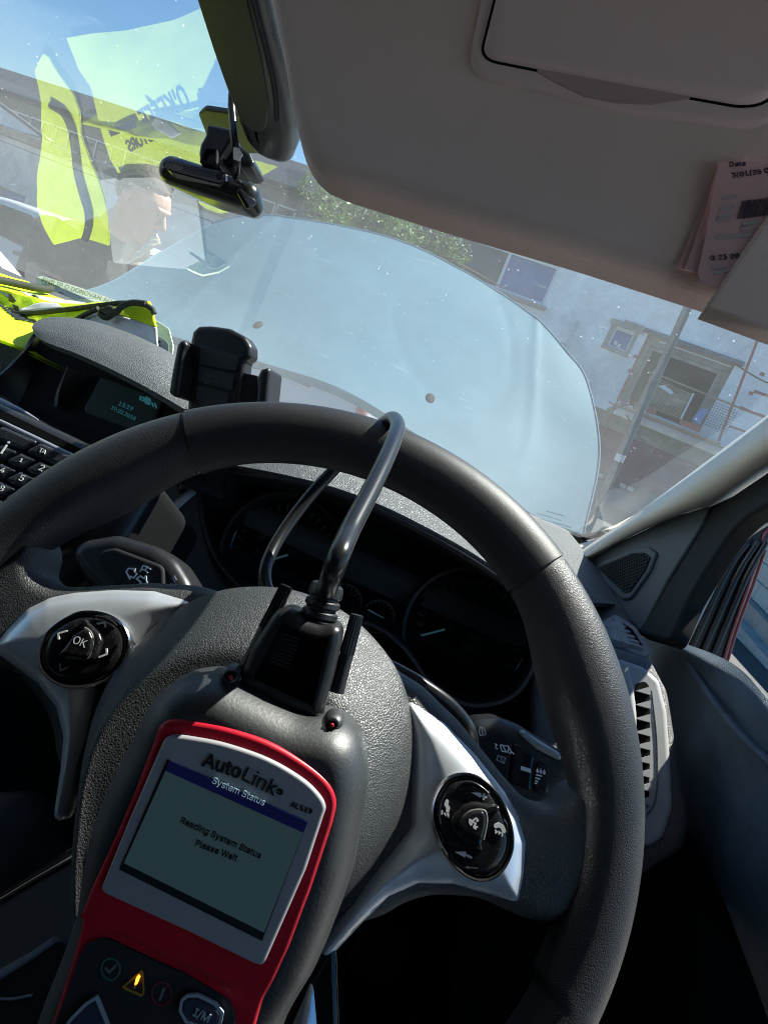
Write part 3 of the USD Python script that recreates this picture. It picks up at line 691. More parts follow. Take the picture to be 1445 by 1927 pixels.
for px, py in ((485, 612), (808, 748)):
    k = int(((pxx - px) ** 2 + (pyy - py) ** 2).argmin()); c = PF[k]; nn_ = tn.reshape(-1, 3)[k]
    a_ = np.cross(nn_, [1.0, 0, .3]); a_ /= np.linalg.norm(a_); b_ = np.cross(nn_, a_)
    m = trimesh.creation.icosphere(3, 1.0); v_ = np.array(m.vertices) * (.017, .0115, .004); m.vertices = c + v_[:, :1] * a_ + v_[:, 1:2] * b_ + v_[:, 2:] * nn_
    obj('washer_nozzle', m, 'dust_nozzle', bn)

# ================================================================== THE MAN AT THE WING
def limb(j):
    """Chain of (point, radius) joints as one Manifold."""
    ms = []
    for (a, ra), (b, rb) in zip(j[:-1], j[1:]):
        s1 = manifold3d.Manifold.sphere(ra, 20).translate(tuple(map(float, a))); s2 = manifold3d.Manifold.sphere(rb, 20).translate(tuple(map(float, b)))
        ms.append(manifold3d.Manifold.batch_hull([s1, s2]))
    return ms
def blend(ms, edge=0.018, it=8):
    m = ms[0]
    for q in ms[1:]: m = m + q
    m = m.refine_to_length(edge).to_mesh(); t = trimesh.Trimesh(m.vert_properties[:, :3], m.tri_verts); trimesh.smoothing.filter_taubin(t, iterations=it); return t
PY = 2.15
pm = lambda px, py, dy=0.0: at(px, py, PY + dy)
hc = pm(268, 385)
sh_r, sh_l = pm(98, 455, -.04), pm(235, 450, .34)
pz = float(ground_z(0, PY))
hip = np.array([pm(120, 500)[0] - .10, PY + .12, pz + .95])
man = thing('person', 'man in black T-shirt with short dark hair, leaning towards the raised bonnet', 'person', (hip[0], hip[1], pz))
chest = (sh_r + sh_l) / 2 + np.array([-.03, 0, -.14])
neck0, neck1 = pm(218, 428, .14), pm(246, 405, .13)
hc = pm(270, 383, .12)
el_r = sh_r + np.array([0.02, -.04, -.30]); wr_r = el_r + np.array([.20, .10, -.16])
el_l = sh_l + np.array([.16, .05, -.26]); wr_l = el_l + np.array([.22, -.05, -.10])
body = []
body += limb([(hip, .165), (chest, .175)]) + limb([(chest + (.0, -.10, .06), .10), (chest + (0, .14, .06), .10)])
body += limb([(neck0, .062), (neck1, .056), (hc + (-.02, 0, -.03), .07)])
for s, dx in ((-1, .0), (1, .05)):
    k0 = hip + np.array([0.02, s * .10, -.05]); kn = np.array([hip[0] + .06 + dx, hip[1] + s * .11, pz + .50]); an = np.array([hip[0] - .02 + dx, hip[1] + s * .11, pz + .09])
    body += limb([(k0, .095), (kn, .062), (an, .045), (an + np.array([.15, 0, -.045]), .04)])
for sh_, el_, wr_ in ((sh_r, el_r, wr_r), (sh_l, el_l, wr_l)):
    body += limb([(chest + (0, 0, .05), .09), (sh_, .066), (el_, .045), (wr_, .031)])
    hd = wr_ + (wr_ - el_) / np.linalg.norm(wr_ - el_) * .075; body += limb([(wr_, .028), (hd, .034)])
    dd = (wr_ - el_) / np.linalg.norm(wr_ - el_); sd = np.cross(dd, [0, 0, 1.0]); sd /= np.linalg.norm(sd)
    for i, ln in enumerate((.07, .08, .075, .06)):
        f0 = hd + sd * (i - 1.5) * .018; body += limb([(f0, .010), (f0 + dd * ln * .55, .009), (f0 + dd * ln * .9 + (0, 0, -.02), .008)])
    body += limb([(wr_ + sd * .03 + dd * .02, .012), (wr_ + sd * .06 + dd * .06, .010), (wr_ + sd * .065 + dd * .095, .009)])
bt = blend(body, .02, 6)
# head: skull, jaw, nose, ear built in head space (x forward = towards the bonnet, z up)
fw = np.array([.93, .05, -.36]); fw /= np.linalg.norm(fw); upv = np.array([.36, 0, .93]); upv -= fw * (upv @ fw); upv /= np.linalg.norm(upv); lf_ = np.cross(upv, fw)
Hm = lambda x, y, z: hc + x * fw + y * lf_ + z * upv
hd_ = limb([(Hm(-.02, 0, .035), .088), (Hm(.01, 0, .02), .080)]) + limb([(Hm(.02, 0, .0), .070), (Hm(.055, 0, -.085), .036)])
hd_ += limb([(Hm(-.01, .03, -.03), .055), (Hm(.05, .012, -.09), .03)]) + limb([(Hm(-.01, -.03, -.03), .055), (Hm(.05, -.012, -.09), .03)])
hd_ += limb([(Hm(.082, 0, .02), .010), (Hm(.108, 0, -.018), .013)]) + limb([(Hm(.105, 0, -.018), .012), (Hm(.09, .013, -.022), .009)]) + limb([(Hm(.105, 0, -.018), .012), (Hm(.09, -.013, -.022), .009)])
hd_ += limb([(Hm(.078, .035, .03), .010), (Hm(.083, 0, .03), .012), (Hm(.078, -.035, .03), .010)])
hd_ += limb([(Hm(.084, .018, -.052), .008), (Hm(.092, 0, -.050), .010), (Hm(.084, -.018, -.052), .008)]) + limb([(Hm(.082, .014, -.064), .008), (Hm(.09, 0, -.064), .010), (Hm(.082, -.014, -.064), .008)])
hd_ += limb([(neck1, .055), (Hm(-.02, 0, -.02), .065)])
ht = blend(hd_, .006, 9)
bod = trimesh.util.concatenate([bt, ht])
obj('body', bod, 'skin', man, smooth=True)
for s in (-1, 1):
    obj('ear', blend(limb([(Hm(-.012, s * .082, .02), .014), (Hm(-.018, s * .092, .008), .016), (Hm(-.010, s * .084, -.022), .010)]), .006, 3), 'skin', man, smooth=True)
    e = trimesh.creation.icosphere(2, .0115); e.apply_translation(Hm(.072, s * .030, .012)); obj('eye', e, 'paper_white', man, smooth=True)
    e = trimesh.creation.icosphere(2, .0062); e.apply_translation(Hm(.0785, s * .030, .012)); obj('iris', e, 'hair', man, smooth=True)
hs = trimesh.creation.icosphere(4, 1.0); hv = np.array(hs.vertices)
nn = meshkit.fbm(hv * 6, 4, 2)[:, None]
hv2 = hv * np.array([.1015, .0865, .0965]) * (1 + .05 * (nn - .5) + .05 * (meshkit.noise(hv * 34, 4)[:, None] - .5))
hl_ = .06 * np.sin(hv[:, 1] * 9)
keep = (hv[:, 2] > .02 + .62 * np.clip(hv[:, 0], -.1, 1) + hl_ * .5) | ((hv[:, 0] < -.12 + hl_) & (hv[:, 2] > -.75)) | ((hv[:, 0] < .10) & (hv[:, 2] > -.20))
fk = keep[hs.faces].all(1)
hmesh = trimesh.Trimesh(np.array([Hm(*p) for p in hv2 + (-.022, 0, .036)]), hs.faces[fk], process=False)
obj('hair', hmesh, 'hair', man, smooth=True)
# T-shirt over torso and upper arms, jeans
ts = limb([(hip + (0, 0, .02), .180), (chest, .192)]) + limb([(chest + (0, -.10, .06), .115), (chest + (0, .14, .06), .115)])
for sh_, el_ in ((sh_r, el_r), (sh_l, el_l)):
    ts += limb([(chest + (0, 0, .05), .105), (sh_, .084), (sh_ * .80 + el_ * .20, .074)])
ts += limb([(neck0 + (-.04, 0, -.07), .085), (neck0 + (-.025, 0, -.05), .074)])
tsm = blend(ts, .02, 4); tv = np.array(tsm.vertices); tsm.vertices = tv + np.array(tsm.vertex_normals) * ((meshkit.fbm(tv * 9, 3, 5) - .5) * .03)[:, None]
obj('t_shirt', tsm, 'tshirt_black', man, smooth=True)
jn = limb([(hip + (0, 0, .02), .174), (hip + (0, 0, -.06), .17)])
for s, dx in ((-1, .0), (1, .05)):
    k0 = hip + np.array([0.02, s * .10, -.05]); kn = np.array([hip[0] + .06 + dx, hip[1] + s * .11, pz + .50]); an = np.array([hip[0] - .02 + dx, hip[1] + s * .11, pz + .10])
    jn += limb([(k0, .108), (kn, .078), (an, .068)])
obj('jeans', blend(jn, .025, 4), 'jeans', man, smooth=True)
cl = loft([[(262, 478, 2.2), (275, 462, 2.2), (285, 448, 2.2), (296, 440, 2.2)], [(235, 500, 2.16), (258, 486, 2.15), (280, 474, 2.15), (305, 462, 2.16)]], 10, 24, None)
cl = cl + ((meshkit.fbm(cl * 25, 3, 1) - .5) * .03)[..., None] * np.array([0, -1, .3])
obj('collar', grid(cl, .008), 'cloth_beige', man)

# ================================================================== THE CABIN
REL = lambda x, y, z: EYE + np.array([x, y, z], float)
# ---- windscreen
WS = Plane(REL(0, 1.2, -.233), (1, 0, 0), (0, -1, .593))
wsx = thing('windscreen', 'dusty raked windscreen with reflections of the things lying on the dashboard', 'windscreen', WS.o)
def ws_pt(x, b): return WS.w((x, b))
xs = np.linspace(-1.08, .275, 24); bs = np.linspace(-.06, .93, 20)
G = np.array([[WS.w((x, b), 0.05 * ((x + .41) / .7) ** 2 - .0) for x in xs] for b in bs])
obj('glass', grid(np.array([[WS.w((x, b)) for x in (-1.08, .29)] for b in (-.06, 1.06)])), 'windscreen_glass', wsx, smooth=False)
obj('frit_band', shp(WS, sbox(-1.08, -.075, .27, -.022), .001, .004), 'black_matte', wsx)
obj('frit_band', shp(WS, Polygon([(-1.10, -.08), (-1.035, -.08), (-1.005, .0), (-.99, 1.05), (-1.10, 1.05)]), .001, .004), 'black_matte', wsx)
# etched maker's mark, unreadable rows
mk = []
for i, (a, b) in enumerate((((1010, 966), (1040, 975)), ((1028, 962), (1062, 972)), ((1024, 970), (1060, 981)), ((1040, 983), (1074, 993)), ((1018, 977), (1036, 983)))):
    for t in np.linspace(0, 1, 7)[:-1]:
        p = np.array(a) + (np.array(b) - np.array(a)) * t; mk.append([tuple(p), tuple(p + (np.array(b) - np.array(a)) * (.07 + .05 * (i % 2)))])
obj('etched_mark', stroke(WS, mk, .0008, .0006, .0012), 'slate', wsx, kind='stuff')

# ---- shell of the cabin
sh = thing('cabin_shell', None, None, REL(-.4, -.6, -1), kind='structure')
obj('roof_lining', bx(REL(-.37, -.70, .36), (1.72, 2.04, .05)), 'headlining', sh)
obj('header_rail', tube(np.array([REL(-1.15, .315, .315), REL(.40, .315, .315)]), .03, raw=True), 'headlining', sh)
obj('rear_bulkhead', bx(REL(-.37, -.80, -.38), (1.66, .05, 1.50)), 'cabin_grey', sh)
obj('side_panel', bx(REL(-1.19, -.4, -.66), (.06, 2.5, .82)), 'cabin_grey', sh)
obj('side_panel', bx(REL(.50, -.75, -.72), (.06, 1.75, .88)), 'cabin_grey', sh)
obj('pillar_rear', bx(REL(-1.19, -.58, .04), (.06, .46, .62)), 'headlining', sh)
obj('pillar_rear', bx(REL(.50, -.58, .04), (.06, .46, .62)), 'headlining', sh)
obj('window_header', bx(REL(-1.19, .0, .29), (.06, .85, .12)), 'headlining', sh)
obj('window_header', bx(REL(.50, .0, .29), (.06, .85, .12)), 'headlining', sh)
for sx in (-.06, -.80):
    obj('seat_back', hull([(REL(sx + a * .17, -.58 - b * .06, -.60 + b * .62), .06) for a in (-1, 1) for b in (0, 1)]), 'seat_cloth', sh)
    obj('head_restraint', hull([(REL(sx + a * .08, -.66, .12 + b * .08), .05) for a in (-1, 1) for b in (0, 1)]), 'seat_cloth', sh)
    obj('seat_base', hull([(REL(sx + a * .17, -.12 - b * .42, -.68), .075) for a in (-1, 1) for b in (0, 1)]), 'seat_cloth', sh)
obj('floor', bx(REL(-.37, -.2, -1.12), (1.68, 3.0, .06)), 'deep_black', sh)
obj('firewall', bx(REL(-.37, 1.18, -.70), (1.7, .06, .84)), 'deep_black', sh)
obj('footwell_side', bx(REL(.36, .75, -.75), (.04, .9, .72)), 'deep_black', sh)
# pillar at the passenger side (mostly outside the frame)
obj('pillar_trim', tube(np.array([REL(-1.10, 1.24, -.25), REL(-1.09, .85, -.02), REL(-1.08, .34, .29)]), .05), 'pillar_cream', sh)

# ---- A pillar trim at the driver's side
ap = thing('windscreen_pillar', 'cream trimmed windscreen pillar at the right, above the tweeter panel', 'pillar', at(1085, 1055, 1.2))
inner = [(1052, 1030, 1.20), (1095, 1022, 1.20), (1135, 1008, 1.15), (1210, 957, 1.02), (1300, 890, .90), (1445, 780, .74), (1600, 655, .60), (1760, 520, .50)]
midr = [(1055, 1044, 1.14), (1100, 1036, 1.12), (1160, 1000, 1.02), (1240, 955, .90), (1330, 897, .80), (1455, 815, .68), (1610, 700, .56), (1770, 580, .47)]
mid2 = [(1062, 1058, 1.12), (1092, 1052, 1.10), (1175, 1010, 1.00), (1265, 966, .88), (1350, 928, .80), (1460, 856, .70), (1620, 760, .58), (1780, 650, .50)]
outr = [(1066, 1066, 1.14), (1088, 1064, 1.12), (1182, 1014, 1.03), (1270, 974, .92), (1365, 942, .85), (1470, 880, .75), (1625, 790, .62), (1785, 690, .54)]
obj('trim', loft([inner, midr, mid2, outr], 24, 70, .012, flip=True), 'pillar_cream', ap, smooth=50)
obj('glass_seal', tube(np.array([at(985, 985, 1.22)] + [at(x, y, Y + .02) for x, y, Y in ((1030, 1003, 1.22), (1075, 1012, 1.22), (1120, 1007, 1.18), (1140, 996, 1.14))]), .006), 'black_matte', ap)

# ---- driver's door
dr = thing('driver_door', "driver's door with dark teal grained card, black window frame and tweeter panel", 'door', at(1300, 1400, .6))
SL = plane3((1085, 1062, 1.16), (1320, 955, .86), (1198, 1182, .82))
obj('tweeter_panel', rplate(SL, [(1070, 1066), (1180, 1012), (1262, 973), (1335, 950), (1312, 1000), (1255, 1092), (1204, 1190), (1165, 1150), (1110, 1100)], -.01, .0, .003, .006), 'panel_teal_grey', dr)
gp = [(1117, 1076), (1133, 1058), (1195, 1031), (1222, 1029), (1236, 1040), (1222, 1076), (1186, 1127), (1170, 1129), (1146, 1106)]
g1 = round_ring(SL.uv(gp, .003), .006, 80)
tg = obj('speaker_surround', plate(SL, None, -.002, .004, .003, g1), 'panel_teal_grey', dr)
gi = Polygon(g1).buffer(-.010).simplify(.0005)
obj('speaker_cone', shp(SL, gi, .0042, .0046), 'deep_black', tg)
x0, y0, x1, y1 = gi.bounds; holes = []; pit = .0066
r_ = 0
for y in np.arange(y0, y1, pit * .87):
    for x in np.arange(x0 + (pit / 2 if r_ % 2 else 0), x1, pit):
        if gi.contains(Point(x, y).buffer(pit * .3)): holes.append(Point(x, y).buffer(pit * .33, quad_segs=2))
    r_ += 1
obj('speaker_grille', shp(SL, gi.difference(shapely.union_all(holes)), .0048, .0056), 'door_black', tg)
BD = plane3((1200, 1185, .84), (1325, 955, .90), (1445, 900, .74))
obj('window_frame', rplate(BD, [(1322, 957), (1380, 930), (1445, 886), (1560, 800), (1560, 870), (1445, 947), (1402, 972), (1372, 1002), (1332, 1062), (1292, 1130), (1258, 1208), (1193, 1190), (1245, 1097), (1300, 1015)], -.015, .004, .005, .008), 'door_black', dr)
obj('frame_seam', tube(np.array([at(1300, 1010, .872), at(1262, 1075, .86), at(1212, 1180, .825)]) , .0025), 'deep_black', dr)
JB = BD.off(-.05)
obj('painted_strip', rplate(JB, [(1430, 940), (1390, 965), (1355, 1000), (1310, 1062), (1275, 1130), (1240, 1208), (1276, 1216), (1313, 1140), (1353, 1060), (1378, 1022), (1402, 1000), (1445, 972), (1560, 890), (1560, 840)], -.01, 0, .003, .006), 'painted_pale', dr)
# door card: bulging sheet
r0 = [(1205, 1196, 0.989), (1235, 1198, 0.92), (1290, 1212, 0.805), (1380, 1250, 0.69), (1450, 1322, 0.5865), (1560, 1450, 0.483)]
ra = [(1212, 1206, 0.943), (1238, 1216, 0.874), (1296, 1240, 0.759), (1382, 1292, 0.6497), (1455, 1362, 0.5577), (1565, 1480, 0.4657)]
r1 = [(1222, 1260, 0.851), (1246, 1300, 0.805), (1310, 1332, 0.713), (1390, 1388, 0.6095), (1475, 1455, 0.5232), (1580, 1560, 0.4427)]
r2 = [(1262, 1450, 0.736), (1285, 1480, 0.69), (1340, 1530, 0.621), (1410, 1570, 0.5405), (1500, 1640, 0.4715), (1610, 1740, 0.4025)]
r3 = [(1210, 1640, 0.759), (1275, 1640, 0.69), (1340, 1700, 0.6095), (1410, 1740, 0.529), (1500, 1800, 0.46), (1620, 1900, 0.391)]
r4 = [(1150, 1900, 0.759), (1240, 1920, 0.69), (1330, 1960, 0.621), (1420, 2000, 0.5405), (1510, 2060, 0.46), (1640, 2140, 0.3795)]
obj('door_card', loft([r0, ra, r1, r2, r3, r4], 50, 60, .02, flip=True), 'door_teal', dr, smooth=50)
obj('card_crease', tube(np.array([at(1296, 1252, 0.7532), at(1350, 1330, 0.6497), at(1410, 1400, 0.575), at(1480, 1462, 0.506)]), .0035), 'door_teal', dr)
obj('pull_edge', tube(np.array([at(1195, 1888, 0.575), at(1215, 1910, 0.552), at(1255, 1935, 0.529)]), [.002, .005, .002]), 'vent_grey', dr)

# ---- wing mirror outside
wm = thing('wing_mirror', "black ridged wing mirror housing with a red edge outside the driver's window", 'wing mirror', at(1340, 1130, 1.05))
MP = plane3((1272, 1215, 1.02), (1360, 1245, 1.02), (1380, 1020, 1.06))
obj('housing', rplate(MP, [(1560, 900), (1445, 978), (1402, 1003), (1378, 1025), (1353, 1063), (1313, 1143), (1268, 1222), (1330, 1250), (1366, 1262), (1388, 1190), (1421, 1092), (1452, 1020), (1560, 950)], -.12, .0, .012, .012), 'black_plastic', wm)
for k, (a, b, c) in enumerate((((1405, 1022), (1368, 1075), (1302, 1218)), ((1425, 1018), (1385, 1085), (1322, 1228)), ((1440, 1020), (1402, 1090), (1340, 1238)))):
    obj('ridge', tube(MP.w(MP.uv([a, b, c], .003), .003), .0055), 'black_gloss', wm)
obj('red_edge', tube(MP.w(MP.uv([(1560, 920), (1450, 992), (1432, 1030), (1404, 1112), (1372, 1205), (1356, 1262)], .002), .002), .0020), 'red_paint', wm)
obj('red_edge', tube(MP.w(MP.uv([(1440, 1035), (1412, 1115), (1385, 1190), (1364, 1262)], .002), .002), .0022), 'red_paint', wm)

# ---- dashboard
db = thing('dashboard', 'black grained dashboard with hooded dials, dusty lit top and side vents', 'dashboard', REL(-.4, .9, -.3))
ZT = -.245
TOP = Plane(REL(0, 0, ZT), (1, 0, 0), (0, 1, 0))
plan = np.array([(-1.08, 1.26), (.205, 1.26), (.235, 1.12), (.268, .95), (.272, .84), (.268, .74), (.245, .675), (.10, .66), (-.25, .66), (-.33, .74), (-.62, .78), (-1.08, .80)])
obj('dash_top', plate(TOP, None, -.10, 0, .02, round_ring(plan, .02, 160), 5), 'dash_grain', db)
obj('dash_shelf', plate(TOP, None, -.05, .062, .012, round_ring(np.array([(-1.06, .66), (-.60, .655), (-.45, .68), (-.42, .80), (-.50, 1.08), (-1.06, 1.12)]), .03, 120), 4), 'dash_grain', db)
# right-hand face with the big vent
RV = plane3((1165, 1262, .650), (1262, 1302, .650), (1225, 1590, .560))
obj('right_face', rplate(RV, [(1060, 1190), (1130, 1205), (1228, 1236), (1262, 1300), (1285, 1440), (1304, 1555), (1290, 1602), (1215, 1650), (1120, 1700), (1000, 1640), (1000, 1250)], -.06, -.004, .012, .012), 'dash_grain', db)
vf = obj('vent_frame', rplate(RV, [(1120, 1235), (1170, 1240), (1212, 1254), (1242, 1280), (1257, 1340), (1264, 1440), (1268, 1520), (1250, 1578), (1218, 1600), (1190, 1570), (1150, 1450)], -.03, .004, .005, .010), 'vent_grey', db)
obj('vent_slot', rplate(RV, [(1196, 1288), (1214, 1281), (1222, 1292), (1224, 1400), (1221, 1506), (1208, 1522), (1192, 1500), (1186, 1400)], .002, .0052, .0004, .004), 'deep_black', vf)
for k, y in enumerate(np.linspace(1300, 1508, 9)):
    w0 = 1190 + abs(y - 1400) * .05
    f = [(w0 - 10, y - 9), (1221, y - 2), (w0 - 8, y + 6)]
    f = [(1224, y - 8), (1224, y + 8), (w0 + 2, y)]
    obj('vane', plate(RV, f, .004, .0085, .0), 'vent_grey', vf)
obj('vent_rib', tube(RV.w(RV.uv([(1172, 1258), (1184, 1330), (1186, 1420), (1192, 1500), (1204, 1545)], .006), .006), .006), 'vent_grey', vf)
obj('vent_gap', rplate(RV, [(1163, 1268), (1171, 1272), (1180, 1300), (1180, 1330), (1172, 1320)], .003, .0056, .0004, .002), 'deep_black', vf)
obj('vent_line', tube(RV.w(RV.uv([(1226, 1300), (1236, 1400), (1234, 1500), (1214, 1540)], .0042), .0042), .0009), 'pole_galv', vf)
# small demister vent on the top
dv = obj('demister_vent', rplate(TOP, [(1126, 1172), (1158, 1155), (1198, 1181), (1226, 1226), (1215, 1234), (1148, 1208)], -.01, .003, .002, .006), 'vent_grey', db)
dh = Polygon(round_ring(TOP.uv([(1137, 1177), (1160, 1165), (1190, 1184), (1212, 1219), (1152, 1200)], .004), .003, 60))
obj('vent_hole', shp(TOP, dh, .0034, .0040), 'deep_black', dv)
for k in range(6):
    t = k / 6 + .08
    a = np.array([1137, 1177]) * (1 - t) + np.array([1152, 1202]) * t; b = np.array([1162, 1163]) * (1 - t) + np.array([1212, 1222]) * t
    q = np.array([(a + (b - a) * .02), (a + (b - a) * .98)])
    obj('slat', stroke(TOP, [[tuple(q[0]), tuple(q[1])]], .0065, .003, .008), 'vent_grey', dv)
obj('vent_divider', stroke(TOP, [[(1162, 1165), (1178, 1208)]], .010, .003, .009), 'vent_grey', dv)

# instrument pod
LN = Plane(at(700, 1110, .66), (1, 0, 0), (0, math.sin(.35), math.cos(.35)))
lens_px = [(360, 890), (440, 880), (560, 880), (680, 915), (800, 975), (920, 1040), (1020, 1110), (1040, 1250), (1010, 1330), (930, 1370), (830, 1350), (720, 1290), (560, 1240), (430, 1180), (370, 1080)]
ic = obj('instrument_panel', splate(LN, lens_px, -.03, 0, .004), 'dial_face', db)
hood_lip = [(374, 935, .585), (378, 903, .58), (400, 886, .575), (440, 886, .57), (520, 900, .56), (610, 922, .555), (700, 955, .55), (800, 1004, .545), (900, 1062, .54), (975, 1120, .54), (1015, 1190, .545)]
hood_mid = [(366, 922, .60), (376, 888, .60), (405, 874, .60), (450, 868, .60), (540, 866, .60), (630, 880, .60), (730, 920, .60), (825, 968, .60), (915, 1022, .60), (1000, 1080, .60), (1048, 1160, .61)]
hood_top = [(360, 915, .64), (372, 880, .66), (405, 862, .67), (460, 852, .68), (550, 844, .69), (650, 855, .69), (750, 890, .69), (850, 940, .69), (940, 995, .69), (1020, 1055, .69), (1075, 1140, .68)]
hb = np.linspace(-.30, .24, 11)
rails = [[at(*q) for q in hood_lip], [at(*q) for q in hood_mid], [at(*q) for q in hood_top], [REL(x, .88, ZT - .004) for x in hb]]
obj('dial_hood', loft(rails, 36, 80, .006, flip=True, world=True), 'dash_grain', db, smooth=60)
obj('hood_lip', tube(np.array([at(*q) for q in hood_lip]), .0035, n=90), 'black_plastic', db)
bowl = loft([[at(*q) for q in hood_lip], [at(x, y + 14, .665) for x, y, Y in hood_lip]], 8, 60, .003, world=True)
obj('hood_lining', bowl, 'black_matte', db)
lowb = [(374, 935, .585), (380, 990, .575), (402, 1050, .565), (440, 1098, .56), (500, 1136, .555), (600, 1160, .55), (700, 1180, .545), (760, 1225, .54), (810, 1290, .535), (880, 1330, .53), (960, 1318, .53), (1005, 1262, .535), (1015, 1190, .545)]
obj('pod_lower_lining', loft([[at(*q) for q in lowb], [at(x + (4 if x < 600 else -4), y - 22, .655) for x, y, Y in lowb]], 8, 70, .003, world=True, flip=True), 'dash_grain_fine', db)
def dial(c, rx, m0, m1, nums, needle, small=False):
    ctr = LN.uv([c], .002)[0]; R = np.linalg.norm(LN.uv([(c[0] + rx, c[1] + rx * .4)], .002)[0] - ctr)
    d = obj('dial', shp(LN, Point(ctr).buffer(R, quad_segs=24), .001, .0025), 'dial_face', db)
    th = np.linspace(0, 2 * np.pi, 64, endpoint=False)
    rr = np.stack([np.cos(th), np.sin(th)], 1) * R
    obj('dial_ring', tube(LN.w(np.vstack([ctr + rr, (ctr + rr)[:1]]), .004), .0022 if not small else .001, raw=True, sides=8), 'black_gloss' if not small else 'dial_print', d)
    tk = []
    for a in np.radians(np.linspace(m0, m1, 25 if not small else 9)):
        e = np.array([math.cos(a), math.sin(a)]); tk.append(LineString([ctr + e * R * .82, ctr + e * R * .92]).buffer(.0006))
    obj('tick_marks', shp(LN, shapely.union_all(tk), .0026, .003), 'dial_print', d, kind='stuff')
    for t, p in nums:
        obj('numeral', text_on(LN, t, (p[0] - 3.6 * len(t), p[1] + 3 - 1.4 * len(t)), (p[0] + 3.6 * len(t), p[1] + 3 + 1.4 * len(t)), .0026, .003), 'dial_print', d)
    obj('needle', stroke(LN, [needle], .0022 if not small else .0014, .004, .0052), 'needle_blue', d)
    obj('needle_hub', shp(LN, Point(LN.uv([needle[1]], .005)[0]).buffer(R * .10), .003, .007), 'black_matte', d)
def cowl(c, rx, k, dep):
    ctr = LN.uv([c], .002)[0]; R = np.linalg.norm(LN.uv([(c[0] + rx, c[1] + rx * .4)], .002)[0] - ctr)
    th = np.linspace(0, 2 * np.pi, 73); rings = [LN.w(ctr + np.stack([np.cos(th), np.sin(th)], 1) * R * f, h) for f, h in ((1.02, .002), (1.03 + (k - 1) * .4, dep * .5), (k, dep), (k + .03, dep + .001), (k + .05, dep - .003))]
    obj('dial_cowl', grid(np.array(rings), .0015), 'black_plastic', db)
cowl((882, 1192), 104, 1.10, .016); cowl((535, 1045), 96, 1.08, .016)
dial((882, 1192), 104, 215, -35, [('20', (788, 1176)), ('40', (791, 1155)), ('60', (803, 1140)), ('80', (821, 1128)), ('100', (841, 1125)), ('120', (862, 1130)), ('180', (893, 1181)), ('200', (890, 1202)), ('220', (880, 1222))], [(778, 1200), (848, 1182)])
dial((535, 1045), 96, 215, -35, [('1', (480, 1040)), ('2', (492, 1012)), ('3', (520, 990))], [(483, 1062), (552, 1041)])
dial((648, 1132), 30, 150, 20, [('12', (662, 1118))], [(668, 1141), (640, 1129)], True)
dial((712, 1160), 28, 160, 20, [], [(722, 1164), (690, 1146)], True)
obj('dial_display', rplate(LN, [(598, 1000), (640, 950), (760, 1010), (820, 1060), (770, 1120), (650, 1080)], -.001, .0015, .001, .01), 'dial_face', ic)

# face left of the dials with the bright trim strip
LF = plane3((300, 1012, .545), (395, 905, .60), (450, 1110, .575))
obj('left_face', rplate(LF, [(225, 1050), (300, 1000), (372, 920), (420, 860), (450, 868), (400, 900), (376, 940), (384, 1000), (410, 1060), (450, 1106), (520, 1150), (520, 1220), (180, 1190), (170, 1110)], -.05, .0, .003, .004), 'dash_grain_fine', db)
TS = LF.off(.006)
obj('trim_strip', plate(TS, [(232, 1012), (250, 1000), (330, 940), (408, 878), (442, 871), (400, 902), (330, 965), (262, 1025), (225, 1060), (205, 1050)], -.008, 0, .002), 'dull_silver', db)
obj('lower_trim', plate(TS, [(85, 1128), (160, 1096), (186, 1098), (130, 1128), (105, 1140)], -.008, 0, .002), 'dull_silver', db)
# lower dash, column
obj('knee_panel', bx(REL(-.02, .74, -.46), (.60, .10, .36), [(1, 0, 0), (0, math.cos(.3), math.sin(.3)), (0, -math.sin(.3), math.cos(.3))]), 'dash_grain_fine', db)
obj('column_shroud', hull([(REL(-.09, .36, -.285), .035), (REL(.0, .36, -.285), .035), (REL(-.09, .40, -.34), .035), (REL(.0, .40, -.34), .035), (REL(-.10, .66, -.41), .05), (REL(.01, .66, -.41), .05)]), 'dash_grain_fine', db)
# centre stack body
CSB = Plane(at(60, 880, .424), (1, 0, 0), (0, math.sin(.62), math.cos(.62)))
obj('centre_stack', rplate(CSB, [(-120, 700), (0, 752), (120, 806), (250, 870), (300, 900), (235, 1010), (150, 1100), (60, 1250), (-300, 1200)], -.16, -.012, .012, .012), 'black_plastic', db)
obj('passenger_face', bx(REL(-.86, .84, -.46), (.5, .08, .40)), 'dash_grain_fine', db)

# ---- hooded clock pod on the dash centre
cp = thing('display_hood', 'black hooded pod with a clock display, dusty sunlit top, behind the steering wheel', 'display hood', at(220, 720, 0.576))
c0 = [(68, 632, 0.592), (92, 652, 0.568), (150, 676, 0.548), (225, 712, 0.528), (290, 747, 0.512), (352, 785, 0.496)]
c1 = [(66, 622, 0.608), (88, 630, 0.588), (148, 648, 0.572), (225, 684, 0.552), (292, 718, 0.536), (362, 762, 0.52)]
c2 = [(74, 614, 0.632), (98, 613, 0.624), (160, 622, 0.616), (232, 650, 0.6), (300, 684, 0.584), (375, 735, 0.568)]
c3 = [(84, 612, 0.656), (110, 608, 0.664), (170, 614, 0.672), (245, 638, 0.664), (315, 672, 0.656), (390, 720, 0.64)]
c4 = [(70, 640, 0.736), (110, 636, 0.744), (175, 644, 0.752), (255, 666, 0.744), (330, 700, 0.736), (410, 745, 0.72)]
obj('canopy', loft([c0, c1, c2, c3, c4], 40, 60, .006, flip=True), 'dash_grain', cp, smooth=60)
CD = Plane(at(230, 770, 0.584), (1, 0, 0), (0, math.sin(.35), math.cos(.35)))
